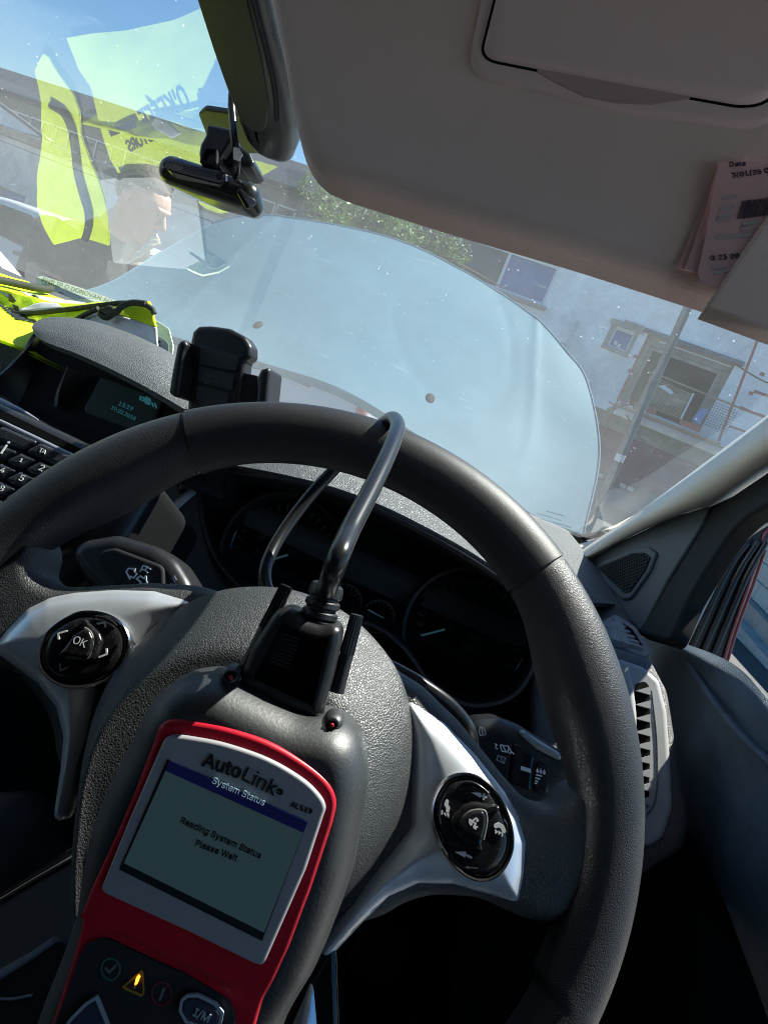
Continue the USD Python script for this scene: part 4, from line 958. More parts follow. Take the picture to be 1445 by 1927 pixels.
obj('recess', fillpx(CD, [[(80, 640), (60, 660), (0, 706), (-60, 745), (0, 765), (60, 788), (160, 836), (250, 880), (420, 940), (420, 820), (350, 770), (200, 690)]], -.01, -.004), 'black_matte', cp)
obj('recess_side', loft([[(70, 630, 0.6), (40, 668, 0.576), (0, 706, 0.56), (-60, 745, 0.544)], [(80, 640, 0.624), (110, 690, 0.616), (115, 745, 0.608), (90, 780, 0.592)]], 8, 20, .004), 'black_plastic', cp)
obj('inner_wall', loft([[(128, 690, 0.576), (112, 735, 0.572), (108, 765, 0.568)], [(158, 700, 0.588), (140, 745, 0.588), (132, 778, 0.588)]], 8, 16, .004), 'black_plastic', cp)
ds = obj('display', rplate(CD, [(190, 708), (302, 752), (278, 812), (262, 814), (160, 776), (158, 768)], -.004, .001, .001, .004), 'lcd_dash', cp)
obj('display_text', text_on(CD, '13:19', (222, 762), (248, 773), .0012, .0018), 'lcd_cyan', ds)
obj('display_text', text_on(CD, '19.02.2018', (208, 769), (253, 791), .0012, .0018), 'lcd_cyan', ds)
obj('display_icons', cat(stroke(CD, [[(264, 746), (272, 749), (271, 754), (263, 751), (264, 746)], [(286, 758), (288, 764)], [(291, 759), (294, 767)]], .0016, .0012, .0018), stroke(CD, [[(276, 749), (275, 757)], [(281, 752), (280, 759)]], .0035, .0012, .0018)), 'lcd_cyan', ds)
obj('ledge', loft([[(-60, 745, 0.56), (0, 742, 0.552), (60, 776, 0.544), (160, 826, 0.536), (260, 876, 0.528)], [(-60, 752, 0.496), (0, 756, 0.488), (60, 786, 0.484), (150, 834, 0.48), (250, 886, 0.472)], [(-60, 770, 0.48), (0, 766, 0.476), (60, 796, 0.472), (150, 844, 0.464), (240, 892, 0.46)]], 10, 40, .006, flip=True), 'black_plastic', cp)
obj('ledge_trim', tube(np.array([at(-60, 725, 0.4824), at(0, 757, 0.48), at(40, 774, 0.4776), at(72, 791, 0.4752)]), [.003, .004, .003, .001]), 'dull_silver', cp)

# ---- radio
RP = CSB
cr = thing('car_radio', 'black car radio keypad with white numerals, half hidden by the steering wheel', 'radio', at(40, 880, 0.424))
obj('slot', fillpx(RP, [[(-60, 742), (0, 770), (60, 799), (130, 833), (175, 856), (165, 864), (120, 843), (60, 814), (0, 785), (-60, 758)]], -.014, -.008), 'deep_black', cr)
obj('slot_trim', plate(RP, [(-60, 760), (0, 787), (60, 815), (120, 844), (160, 862), (150, 868), (120, 856), (60, 827), (0, 797), (-60, 770)], -.012, .002, .002), 'dull_silver', cr)
obj('faceplate', rplate(RP, [(-160, 740), (-60, 772), (60, 829), (160, 873), (150, 1000), (-20, 1080), (-200, 1000)], -.03, -.004, .003, .004), 'black_plastic', cr)
cv, rv = np.array([36.0, 15.6]), np.array([-37.5, 19.2]); c00 = np.array([39.0, 866.0])
def key(i0, i1, j, name='key'):
    A = c00 + cv * (i0 - .46) + rv * (j - .43); B = c00 + cv * (i1 + .46) + rv * (j - .43); Cc = c00 + cv * (i1 + .46) + rv * (j + .43); Dd = c00 + cv * (i0 - .46) + rv * (j + .43)
    return obj(name, rplate(RP, [tuple(A), tuple(B), tuple(Cc), tuple(Dd)], -.006, .0035, .0028, .002, 48), 'radio_key', cr)
key(-2, -1, -1); k_ = key(0, 2, -1)
obj('legend', text_on(RP, 'TA', (72, 849), (84, 854), .0036, .0041), 'white_print', k_)
for i, j, t in ((0, 0, '1'), (1, 0, '2'), (2, 0, '3'), (0, 1, '4'), (1, 1, '5'), (2, 1, '6'), (0, 2, '7'), (1, 2, '8'), (2, 2, '9'), (-1, 0, 'i'), (-1, 1, ''), (1, 3, ''), (2, 3, ''), (3, 0, ''), (3, 1, '')):
    k_ = key(i, i, j)
    if t:
        p = c00 + cv * i + rv * j
        obj('legend', text_on(RP, t, tuple(p + (-3.5, 2) - (0, 0)), tuple(p + (3.2 if t not in '1i' else 0.5, 5.0 if t not in '1i' else 3.6)), .0036, .0041), 'white_print', k_)

# ---- lower console at the far left
CN = plane3((0, 1700, .44), (140, 1616, .46), (60, 1900, .36))
co = thing('centre_console', 'dark centre console with a thin chrome edge line, at the lower left', 'console', at(40, 1720, .44))
obj('panel', fillpx(CN, [[(-150, 1790), (0, 1702), (138, 1620), (230, 1570), (260, 2000), (-150, 2100)]], -.05, -.004), 'console_brown', co)
obj('chrome_edge', tube(CN.w(CN.uv([(-150, 1780), (0, 1694), (70, 1652), (140, 1612), (230, 1560)]), 0), .0022), 'chrome', co)
obj('edge_band', plate(CN, [(-150, 1765), (0, 1670), (140, 1590), (230, 1540), (230, 1556), (140, 1608), (0, 1690), (-150, 1778)], -.03, 0, .003), 'black_gloss', co)
obj('lower_strip', plate(CN, [(-60, 1860), (0, 1822), (60, 1788), (98, 1762), (100, 1772), (60, 1802), (0, 1840), (-60, 1880)], -.006, .006, .003), 'vent_grey', co)
obj('tray', fillpx(CN, [[(-60, 1885), (0, 1845), (60, 1806), (110, 1772), (180, 1800), (180, 2050), (-60, 2100)]], -.004, .002), 'black_matte', co)
obj('tray_line', tube(CN.w(CN.uv([(-20, 1878), (20, 1881), (60, 1874)], .003), .003), .0012), 'vent_grey', co)
kn = obj('gear_gaiter', hull([(at(-20, 1590, .52), .055), (at(30, 1570, .52), .045), (at(40, 1700, .50), .06), (at(-60, 1700, .5), .08)]), 'dash_grain_fine', co)
# footwell pedals in the dark
pd = thing('pedal', 'dark foot pedal deep in the footwell under the steering wheel', 'pedal', at(720, 1800, .8))
obj('pad', bx(at(710, 1790, .85), (.07, .02, .09)), 'black_matte', pd)
obj('arm', beam(at(710, 1780, .86), at(690, 1620, 1.0), .015), 'black_matte', pd)

# ================================================================== STEERING WHEEL
WC = REL(-.046, .2515, -.2145)
_k = math.radians(32.0); _w = math.radians(1.1)
_ex, _ev = np.array([1.0, 0, 0]), np.array([0, math.sin(_k), math.cos(_k)])
WP = Plane(WC, math.cos(_w) * _ex + math.sin(_w) * _ev, math.cos(_w) * _ev - math.sin(_w) * _ex)
wh = thing('steering_wheel', 'black leather steering wheel with silver spoke trims and round button pads', 'steering wheel', WC)
def rim(t0, t1, grow=0.0, n=150, sides=36):
    T = np.linspace(t0, t1, n); V = []
    for t in T:
        d = np.degrees(t) % 360
        grip = sum(math.exp(-((d - c) / 15.0) ** 2) for c in (36, 144))
        rin = .1560 - .0095 * grip + (.003 if 190 < d < 350 else 0); rout = .1872
        a = (rout - rin) / 2 + grow; c = (rout + rin) / 2; b = .0165 + .0015 * grip + grow
        ph = np.linspace(0, 2 * np.pi, sides, endpoint=False)
        x = np.sign(np.cos(ph)) * np.abs(np.cos(ph)) ** .92 * a; y = np.sign(np.sin(ph)) * np.abs(np.sin(ph)) ** .92 * b
        # thumb ridge: the inner front edge is pinched on the grips
        y = y - grip * .006 * np.clip(-x / a, 0, 1) ** 2 * np.sign(y) * (y > 0)
        rr = c + x
        uv = np.stack([np.cos(t) * rr, np.sin(t) * rr], 1); V.append(WP.w(uv, y))
    V = np.array(V); i, j = np.meshgrid(np.arange(n - 1), np.arange(sides), indexing='ij'); q = (j + 1) % sides
    Fc = np.vstack([np.stack([i * sides + j, (i + 1) * sides + q, i * sides + q], -1).reshape(-1, 3), np.stack([i * sides + j, (i + 1) * sides + j, (i + 1) * sides + q], -1).reshape(-1, 3)])
    V2 = V.reshape(-1, 3); k = len(V2); V2 = np.vstack([V2, V[0].mean(0)[None], V[-1].mean(0)[None]]); s = np.arange(sides); u_ = (s + 1) % sides; bb = (n - 1) * sides
    Fc = np.vstack([Fc, np.stack([np.full(sides, k), s, u_], 1), np.stack([np.full(sides, k + 1), bb + u_, bb + s], 1)])
    return trimesh.Trimesh(V2, Fc, process=False)
D_ = math.radians
obj('rim', rim(D_(128.0), D_(360 + 55.5), n=320), 'leather_black', wh, smooth=60)
obj('rim_top', rim(D_(56.2), D_(127.3), .0008, n=110), 'leather_smooth', wh, smooth=60)
for t in (55.85, 127.65):
    obj('rim_seam', rim(D_(t - .5), D_(t + .5), -.0012, n=4), 'seam_grey', wh)
# spokes (leather) -- traced for the right one and mirrored
def mirror(uv): return np.array(uv) * np.array([-1, 1])
sp = WP.uv([(640, 1215), (720, 1240), (800, 1292), (870, 1360), (935, 1440), (985, 1502), (1030, 1528), (1062, 1518), (1085, 1470), (1130, 1480), (1150, 1600), (1120, 1700), (1070, 1745), (1028, 1752), (985, 1740), (900, 1700), (790, 1700), (700, 1750), (560, 1760), (520, 1500)], .010)
spr = Polygon(sp).buffer(-.002).buffer(.004).buffer(-.002)
prof = [(0, -.016), (0, -.002), (.0015, .004), (.005, .0085), (.010, .0105)]
rg = resample(np.array(spr.exterior.coords)[:-1], 160)
obj('spoke', profiled(WP, smooth_ring(rg[::4], 160), prof), 'leather_pad', wh, smooth=60)
obj('spoke', profiled(WP, smooth_ring(mirror(rg[::4]), 160), prof), 'leather_pad', wh, smooth=60)
# silver trims
tr_px = [(757, 1306), (780, 1318), (842, 1362), (900, 1424), (955, 1494), (985, 1540), (1000, 1590), (996, 1655), (984, 1712), (925, 1692), (855, 1674), (790, 1674), (735, 1698), (690, 1738), (640, 1792), (590, 1842), (575, 1830), (690, 1660), (770, 1560), (770, 1400)]
tg_ = WP.uv(tr_px, .016)
tring = round_ring(tg_, .003, 220)
tprof = [(0, .004), (0, .0085), (.0006, .0105), (.0018, .0122), (.004, .0139), (.0075, .0156), (.012, .0168), (.017, .0172)]
thf = lambda d: .0085 + .0090 * (1 - np.exp(-d / .0055))
trim_r = obj('spoke_trim', pillow(WP, tring, thf, .002, .0013), 'silver_trim', wh, smooth=60)
trim_l = obj('spoke_trim', pillow(WP, mirror(tring), thf, .002, .0013), 'silver_trim', wh, smooth=60)
# airbag cover: domed shield with a crease
half = [(0, .0835), (.022, .0805), (.046, .069), (.062, .052), (.0715, .032), (.0755, .010), (.0725, -.012), (.064, -.034), (.052, -.058), (.036, -.082), (.016, -.098)]
shield = np.array(half + [(0, -.102)] + [(-x, y) for x, y in half[:0:-1]])
shield = smooth_ring(shield, 200)
dome = [(0.0, .002), (.0, .010), (.006, .0135), (.03, .0180), (.07, .0235), (.12, .0300), (.17, .0358), (.21, .0398), (.24, .0420), (.262, .0430), (.285, .0428), (.33, .0420), (.42, .0424), (.60, .0436), (.80, .0442), (.97, .0445)]
obj('airbag_cover', profiled(WP, shield, dome, mode='scale', centre=(0, -.055)), 'leather_pad', wh, smooth=70)
# lower spoke
obj('lower_spoke', plate(WP, [(606, 1800), (634, 1780), (640, 1960), (600, 2100), (480, 2100), (520, 1960), (560, 1870)], -.004, .010, .003), 'black_gloss', wh)
obj('lower_trim', pillow(WP, round_ring(WP.uv([(596, 1820), (603, 1860), (612, 1960), (600, 2080), (500, 2080), (535, 1930), (570, 1850)], .012), .002, 120), lambda d: .006 + .010 * (1 - np.exp(-d / .006)), .0), 'silver_trim', wh)
# button pads
def pad(outline, parent):
    r = smooth_ring(WP.uv(outline, .019), 120); r = ccw(r)
    b = obj('button_pad', profiled(WP, r, [(0, .010), (0, .0168), (.0012, .0186), (.0022, .0180), (.0022, .0168)]), 'black_gloss', wh, smooth=40)
    obj('pad_ring', profiled(WP, r, [(-.0010, .012), (-.0010, .0180), (-.0004, .0187), (.0004, .0185), (.0004, .017)]), 'chrome', b, smooth=40)
    obj('pad_face', profiled(WP, r, [(.0022, .012), (.0022, .0180), (.0034, .0192), (.0060, .0196)]), 'pad_black', b, smooth=40)
    return b
BH = .0197
Z8 = lambda l: [(780 + x / 5.558, 1440 + y / 5.558) for x, y in l]
Z7 = lambda l: [(x / 5.558, 1120 + y / 5.558) for x, y in l]
bR = pad([(868, 1459), (905, 1467), (938, 1500), (960, 1552), (963, 1600), (942, 1642), (907, 1657), (870, 1642), (836, 1600), (817, 1553), (816, 1512), (836, 1473)], trim_r)
bL = pad([(152, 1153), (193, 1156), (226, 1174), (240, 1206), (231, 1245), (198, 1278), (152, 1291), (110, 1287), (81, 1264), (73, 1235), (85, 1195), (115, 1168)], trim_l)
def button(pl, px, h0, h1, bev, rad, name, m, par): return obj(name, rplate(pl, px, h0, h1, bev, rad, 72), m, par, smooth=45)
button(WP, Z8([(372, 620), (410, 520), (510, 420), (620, 385), (900, 430), (930, 480), (790, 500), (760, 560), (740, 700), (700, 850), (860, 1000), (800, 990), (600, 860), (470, 760), (395, 690)]), .015, .0218, .0018, .0012, 'centre_mount', 'pad_black', bR)
button(WP, Z8([(470, 625), (505, 560), (590, 488), (720, 482), (750, 545), (745, 640), (715, 775), (680, 797), (600, 745), (490, 680)]), .017, .0242, .0012, .0015, 'centre_button', 'pad_black', bR)
obj('button_seam', tube(WP.w(WP.uv(Z8([(475, 640), (500, 560), (590, 485), (722, 478), (752, 545), (747, 640), (717, 780)]), .0222), .0222), .0006), 'seam_grey', bR)
IC = .0243
obj('voice_icon', cat(stroke(WP, [Z8([(640, 560), (600, 590), (640, 615), (620, 645), (655, 650)]), Z8([(650, 560), (665, 580), (650, 590)]), Z8([(620, 655), (640, 668)])], .0007, IC - .0002, IC), stroke(WP, [Z8([(575, 570), (572, 600), (590, 630)]), Z8([(590, 575), (590, 595), (602, 620)])], .0006, IC - .0002, IC)), 'white_print', bR)
F0, F1 = .0196, .0201
obj('volume_icon', cat(fillpx(WP, [Z8([(595, 290), (695, 292), (690, 345)])], F0, F1), stroke(WP, [Z8([(728, 305), (722, 358)]), Z8([(705, 325), (748, 338)])], .0009, F0, F1)), 'white_print', bR)
obj('volume_icon', cat(fillpx(WP, [Z8([(420, 912), (540, 908), (528, 970)])], F0, F1), stroke(WP, [Z8([(545, 945), (592, 970)])], .0009, F0, F1)), 'white_print', bR)
obj('call_icon', cat(stroke(WP, [Z8([(340, 385), (330, 415), (352, 450), (345, 480)])], .0016, F0, F1), fillpx(WP, [Z8([(300, 500), (330, 545), (325, 505)]), Z8([(330, 510), (358, 556), (360, 512)])], F0, F1), stroke(WP, [Z8([(288, 480), (286, 515)])], .0006, F0, F1)), 'white_print', bR)
obj('call_icon', cat(stroke(WP, [Z8([(850, 640), (880, 628), (920, 650), (935, 690)])], .0018, F0, F1), fillpx(WP, [Z8([(842, 670), (842, 722), (878, 705)]), Z8([(878, 685), (878, 735), (912, 712)])], F0, F1), stroke(WP, [Z8([(920, 700), (915, 745)])], .0006, F0, F1)), 'white_print', bR)
for l in ([(515, 180), (600, 185), (690, 230), (770, 300)], [(325, 285), (275, 380), (255, 500), (265, 620)], [(375, 940), (420, 1010), (520, 1075), (660, 1090)]):
    obj('tactile_bar', tube(WP.w(WP.uv(Z8(l), .0198), .0198), .0007), 'pad_black', bR)
button(WP, Z7([(830, 240), (870, 232), (960, 320), (1040, 400), (1065, 480), (1020, 620), (960, 690), (640, 640), (480, 590), (480, 560), (630, 585), (760, 420), (870, 345)]), .015, .0218, .0018, .0012, 'centre_mount', 'pad_black', bL)
button(WP, Z7([(640, 610), (760, 420), (880, 345), (930, 370), (965, 450), (955, 560), (915, 650), (860, 665)]), .017, .0242, .0012, .0015, 'centre_button', 'pad_black', bL)
obj('button_seam', tube(WP.w(WP.uv(Z7([(885, 345), (938, 380), (968, 450), (958, 560), (915, 655), (860, 668), (700, 650)]), .0222), .0222), .0006), 'seam_grey', bL)
obj('legend', text_on(WP, 'OK', Z7([(752, 498)])[0], Z7([(882, 552)])[0], IC - .0002, IC), 'white_print', bL)
for l in ([(692, 375), (608, 402), (614, 455)], [(1020, 298), (1095, 285), (1100, 328)], [(1112, 565), (1116, 618), (1038, 648)]):
    obj('arrow_icon', stroke(WP, [Z7(l)], .0009, F0, F1), 'white_print', bL)
obj('arrow_icon', stroke(WP, [Z7([(625, 718), (630, 792), (706, 757)])], .0006, F0, F1), 'grey_print', bL)
for l in ([(1000, 225), (1100, 240), (1180, 285), (1220, 325)], [(1242, 505), (1215, 590), (1150, 690)], [(495, 740), (560, 810), (640, 845), (740, 855)]):
    obj('tactile_bar', tube(WP.w(WP.uv(Z7(l), .0198), .0198), .0007), 'pad_black', bL)

# ---- stalks behind the wheel
LS = Plane(at(270, 1085, .39), (1, -.10, 0), (0, math.sin(.5), math.cos(.5)))
st = thing('indicator_stalk', 'black indicator stalk with white arrow and lamp symbols, left of the wheel hub', 'stalk', at(270, 1085, .39))
obj('lever', rplate(LS, [(120, 1030), (162, 1012), (215, 1003), (292, 1026), (328, 1052), (352, 1090), (372, 1140), (300, 1160), (215, 1150), (150, 1080)], -.03, 0, .008, .010), 'black_plastic', st, smooth=50)
obj('lever_face', rplate(LS, [(172, 1040), (215, 1030), (300, 1062), (308, 1068), (310, 1130), (260, 1130), (215, 1095)], -.004, .0022, .002, .006), 'black_matte', st)
Z5 = lambda l: [(x / 2.58, 600 + y / 2.58) for x, y in l]
S0, S1 = .0024, .0030
obj('arrow_symbol', stroke(LS, [Z5([(612, 1228), (622, 1212), (655, 1215), (650, 1226), (664, 1238), (648, 1258), (632, 1250), (630, 1264), (612, 1228)])], .0010, S0, S1), 'white_print', st)
obj('arrow_symbol', stroke(LS, [Z5([(712, 1285), (706, 1250), (700, 1262), (680, 1248), (662, 1262), (684, 1280), (678, 1290), (712, 1285)])], .0010, S0, S1), 'white_print', st)
obj('parking_symbol', stroke(LS, [Z5([(680, 1226), (694, 1198), (712, 1205), (704, 1220), (690, 1216)]), Z5([(704, 1220), (716, 1232)]), Z5([(716, 1208), (730, 1215)])], .0008, S0, S1), 'white_print', st)
obj('lamp_symbol', cat(stroke(LS, [Z5([(850, 1288), (846, 1312), (862, 1322), (872, 1308), (868, 1294), (850, 1288)]), Z5([(828, 1284), (846, 1292)]), Z5([(828, 1294), (844, 1301)]), Z5([(826, 1304), (842, 1310)])], .0006, .0004, .0010), fillpx(LS, [Z5([(832, 1262), (846, 1246), (858, 1268), (850, 1272), (846, 1280), (840, 1266)])], .0004, .0010), stroke(LS, [Z5([(845, 1330), (858, 1350), (872, 1338), (862, 1334), (860, 1326), (845, 1330)])], .0006, .0004, .0010)), 'grey_print', st)
RS = Plane(at(985, 1440, .385), (1, .05, 0), (0, math.sin(.5), math.cos(.5)))
ws_ = thing('wiper_stalk', 'black wiper stalk with white washer symbols, right of the wheel hub', 'stalk', at(985, 1440, .385))
obj('lever', rplate(RS, [(880, 1366), (900, 1354), (940, 1351), (976, 1364), (1035, 1400), (1100, 1440), (1150, 1500), (1100, 1570), (1000, 1560), (930, 1500), (880, 1420)], -.035, 0, .008, .008), 'black_plastic', ws_, smooth=50)
obj('lever_shoulder', rplate(RS, [(978, 1370), (1060, 1422), (1056, 1434), (1010, 1410), (980, 1384)], -.002, .003, .003, .003), 'vent_grey', ws_)
obj('lever_face', rplate(RS, [(900, 1392), (940, 1374), (966, 1392), (956, 1470), (925, 1480), (895, 1420)], -.004, .0022, .002, .005), 'black_matte', ws_)
obj('rotary_ring', rplate(RS, [(968, 1394), (1006, 1424), (1000, 1490), (958, 1474)], -.004, .0026, .002, .002), 'black_gloss', ws_)
obj('end_cap', rplate(RS, [(1010, 1428), (1034, 1446), (1032, 1500), (1004, 1492)], -.004, .0024, .002, .003), 'black_matte', ws_)
Z6 = lambda l: [(860 + x / 3.44, 1300 + y / 3.44) for x, y in l]
obj('wiper_symbol', stroke(RS, [Z6([(142, 262), (150, 235), (175, 245), (188, 285), (150, 292), (142, 262)]), Z6([(105, 285), (118, 268), (128, 285), (112, 298)]), Z6([(158, 240), (168, 290)])], .0006, .0024, .003), 'grey_print', ws_)
obj('wiper_symbol', stroke(RS, [Z6([(280, 352), (335, 362), (330, 400), (290, 392), (280, 352)]), Z6([(296, 358), (318, 396)]), Z6([(245, 345), (258, 352), (250, 362)]), Z6([(248, 372), (262, 378)]), Z6([(338, 372), (352, 398), (340, 408)]), Z6([(358, 400), (368, 412)])], .0007, .0024, .003), 'white_print', ws_)
obj('wiper_symbol', stroke(RS, [Z6([(265, 420), (258, 450), (305, 472), (312, 438), (265, 420)]), Z6([(282, 430), (298, 466)]), Z6([(300, 432), (316, 438)])], .0007, .0024, .003), 'grey_print', ws_)
obj('setting_bar', fillpx(RS, [Z6([(414, 488), (478, 508), (478, 534), (412, 514)])], .0028, .0034), 'white_print', ws_)
for q in (520, 542, 564):
    obj('drop_symbol', fillpx(RS, [Z6([(q, 498 + (q - 520) * .25), (q + 10, 522 + (q - 520) * .25), (q + 2, 536 + (q - 520) * .25), (q - 8, 524 + (q - 520) * .25)])], .0026, .0032), 'white_print', ws_)
obj('setting_lines', stroke(RS, [Z6([(514, 546), (546, 554)]), Z6([(510, 566), (534, 574)]), Z6([(508, 584), (522, 590)]), Z6([(506, 600), (514, 602)])], .0009, .0026, .0032), 'white_print', ws_)

# ================================================================== SCANNER, PLUG AND CABLE
so = EYE + ray(385, 1610) * .205
_b = CU * math.cos(math.radians(-23.5)) - CR * math.sin(math.radians(-23.5)); _a = CR * math.cos(math.radians(-23.5)) + CU * math.sin(math.radians(-23.5))
_n = np.cross(_a, _b); _t = math.radians(4.0)
_b = _b * math.cos(_t) - _n * math.sin(_t)
SC = Plane(so, _a, _b)
scn = thing('diagnostic_scanner', 'red and black handheld diagnostic scanner with a lit screen, before the wheel hub', 'scanner', so)
boot_px = [(418, 1274), (350, 1276), (302, 1298), (268, 1336), (240, 1400), (203, 1470), (168, 1555), (148, 1640), (138, 1720), (112, 1800), (72, 1900), (20, 2060), (20, 2120), (460, 2200), (492, 2050), (545, 1915), (592, 1838), (618, 1780), (645, 1710), (668, 1640), (682, 1560), (694, 1485), (690, 1430), (674, 1390), (645, 1362), (560, 1345), (480, 1305)]
boot = smooth_ring(round_ring(SC.uv(boot_px, -.006), .010, 160)[::2], 200)
bprof = [(.007, -.034), (.0025, -.031), (0, -.026), (0, -.014)] + [(.0115 * (1 - math.cos(x)), -.014 + .0165 * math.sin(x)) for x in np.linspace(.15, math.pi / 2, 9)]
bt_ = obj('rubber_boot', profiled(SC, boot, bprof), 'rubber_boot', scn, smooth=60)
red_px = [(318, 1357), (352, 1357), (425, 1370), (505, 1397), (575, 1437), (620, 1478), (633, 1512), (624, 1558), (588, 1670), (545, 1785), (515, 1850), (497, 1882), (470, 1970), (440, 2080), (40, 2080), (62, 2010), (98, 1925), (128, 1835), (152, 1750), (154, 1718), (168, 1680), (205, 1598), (250, 1495), (290, 1392)]
red_px = [tuple(q) for q in spline([(290, 1392), (300, 1366), (322, 1355), (355, 1357), (425, 1370), (505, 1397), (575, 1437), (618, 1474), (633, 1510), (626, 1552)], 60)] + red_px[8:-1]
red = round_ring(SC.uv(red_px, .0035), .003, 260)
obj('red_face', profiled(SC, red, [(0, -.004), (0, .0022), (.0006, .0032), (.0016, .0036)]), 'scanner_red', scn, smooth=40)
obj('face_step', tube(SC.w(SC.uv([(152, 1722), (230, 1757), (320, 1800), (400, 1838), (468, 1866), (502, 1866)], .0022), .0022), [.0006, .0018, .0020, .0020, .0018, .0006]), 'scanner_red', scn, smooth=60)
bz_px = [(312, 1390), (322, 1384), (350, 1387), (425, 1400), (505, 1428), (570, 1466), (606, 1503), (613, 1522), (576, 1636), (500, 1810), (492, 1819), (480, 1816), (350, 1753), (196, 1683), (190, 1674), (240, 1550), (300, 1410)]
bz_px = [tuple(q) for q in spline([(304, 1402), (312, 1389), (328, 1384), (360, 1387), (425, 1400), (505, 1428), (570, 1466), (603, 1498), (613, 1520), (609, 1535)], 60)] + [(576, 1636), (500, 1810), (492, 1819), (480, 1816), (350, 1753), (196, 1683), (190, 1674), (240, 1550)]
bz = round_ring(SC.uv(bz_px, .0046), .0012, 240)
bzl = obj('screen_bezel', profiled(SC, bz, [(0, .002), (0, .0041), (.0005, .0048), (.0012, .0050)]), 'bezel_grey', scn, smooth=40)
obj('screen_well', plate(SC, [(315, 1429), (579, 1547), (493, 1772), (224, 1637)], .0045, .0052), 'black_print', scn)
lc = obj('lcd', plate(SC, [(320, 1432), (578, 1548), (497, 1756), (233, 1625)], .0050, .0055), 'lcd_screen', scn)
obj('title_bar', plate(SC, [(319, 1432), (579, 1548), (571, 1568), (311, 1451)], .0054, .0058), 'lcd_navy', lc)
obj('title_text', text_on(SC, 'System Status', (398, 1474), (496, 1517), .0057, .0060), 'lcd_white', lc)
obj('message_text', text_on(SC, 'Reading System Status', (338, 1549), (489, 1617), .0055, .0059, bold=True), 'lcd_ink', lc)
obj('message_text', text_on(SC, 'Please Wait', (366, 1592), (444, 1622), .0055, .0059, bold=True), 'lcd_ink', lc)
# the raised lip of the bezel overhangs the title a little
obj('logo_text', text_on(SC, 'Auto', (379, 1441), (450, 1466), .0050, .0054, bold=True), 'black_print', bzl)
obj('logo_text', text_on(SC, 'Link', (454, 1468), (515, 1499), .0050, .0054), 'black_print', bzl)
obj('trade_mark', cat(stroke(SC, [[(527 + 5.2 * math.cos(t), 1491 + 5.2 * math.sin(t)) for t in np.linspace(0, 2 * np.pi, 16)]], .0003, .0050, .0054), text_on(SC, 'R', (525, 1492), (529.5, 1494), .0050, .0054)), 'black_print', bzl)
obj('model_text', text_on(SC, 'AL519', (546, 1519), (586, 1534), .0050, .0054), 'black_print', bzl)
kp_px = [(206, 1768), (182, 1769), (162, 1779), (148, 1802), (120, 1882), (98, 1940), (70, 2030), (420, 2030), (437, 1960), (443, 1925), (438, 1898), (422, 1878), (350, 1836), (250, 1790)]
kp = obj('keypad', plate(SC, None, .002, .0044, .0003, round_ring(SC.uv(kp_px, .0044), .003, 160)), 'keypad_black', scn)
K0, K1 = .0044, .0047
obj('status_ring', stroke(SC, [[(208 + 17.5 * math.cos(t), 1825 + 20 * math.sin(t)) for t in np.linspace(0, 2 * np.pi, 40)]], .0005, K0, K1), 'green_dim', kp)
obj('tick_symbol', stroke(SC, [[(199, 1823), (205, 1831), (218, 1818)]], .0008, K0, K1), 'dial_print', kp)
obj('warning_triangle', stroke(SC, [[(266, 1829), (232, 1858), (236, 1862), (266, 1875), (270, 1870), (268, 1832)]], .0006, K0, K1, closed=True), 'amber_dim', kp)
obj('warning_mark', fillpx(SC, [[(256, 1842), (260, 1837), (263, 1841), (258, 1853), (253, 1854)]], K0, K1 + .0004), 'amber_lit', kp)
obj('warning_mark', fillpx(SC, [[(252, 1855), (256, 1856), (254, 1862), (250, 1861)]], K0, K1 + .0004), 'amber_dim', kp)
obj('status_ring', stroke(SC, [[(304 + 18.5 * math.cos(t), 1871 + 22 * math.sin(t)) for t in np.linspace(0, 2 * np.pi, 40)]], .0005, K0, K1), 'red_dim', kp)
obj('status_mark', stroke(SC, [[(308, 1862), (301, 1882)]], .0009, K0, K1), 'dial_print', kp)
kx = rplate(SC, [(352, 1876), (372, 1875), (405, 1891), (418, 1908), (414, 1928), (396, 1940), (350, 1924), (339, 1904), (342, 1885)], .002, .0062, .0012, .002, 72)
k1 = obj('key', kx, 'key_navy', kp, label='rounded I/M key')
obj('key_outline', stroke(SC, [[(352, 1876), (372, 1875), (405, 1891), (418, 1908), (414, 1928), (396, 1940), (350, 1924), (339, 1904), (342, 1885)]], .0009, .0052, .0060, closed=True), 'key_line', k1)
obj('legend', text_on(SC, 'I/M', (362, 1912), (391, 1926), .0062, .0066, bold=True), 'key_line', k1)
kd = [(181, 1879), (160, 1893), (130, 1924), (112, 1955), (200, 1990), (202, 1930)]
k2 = obj('key', rplate(SC, kd, .002, .0062, .0012, .0012, 72), 'key_navy', kp, label='pointed navy key at the lower left')
obj('key_outline', stroke(SC, [kd], .0009, .0052, .0060, closed=True), 'key_line', k2)
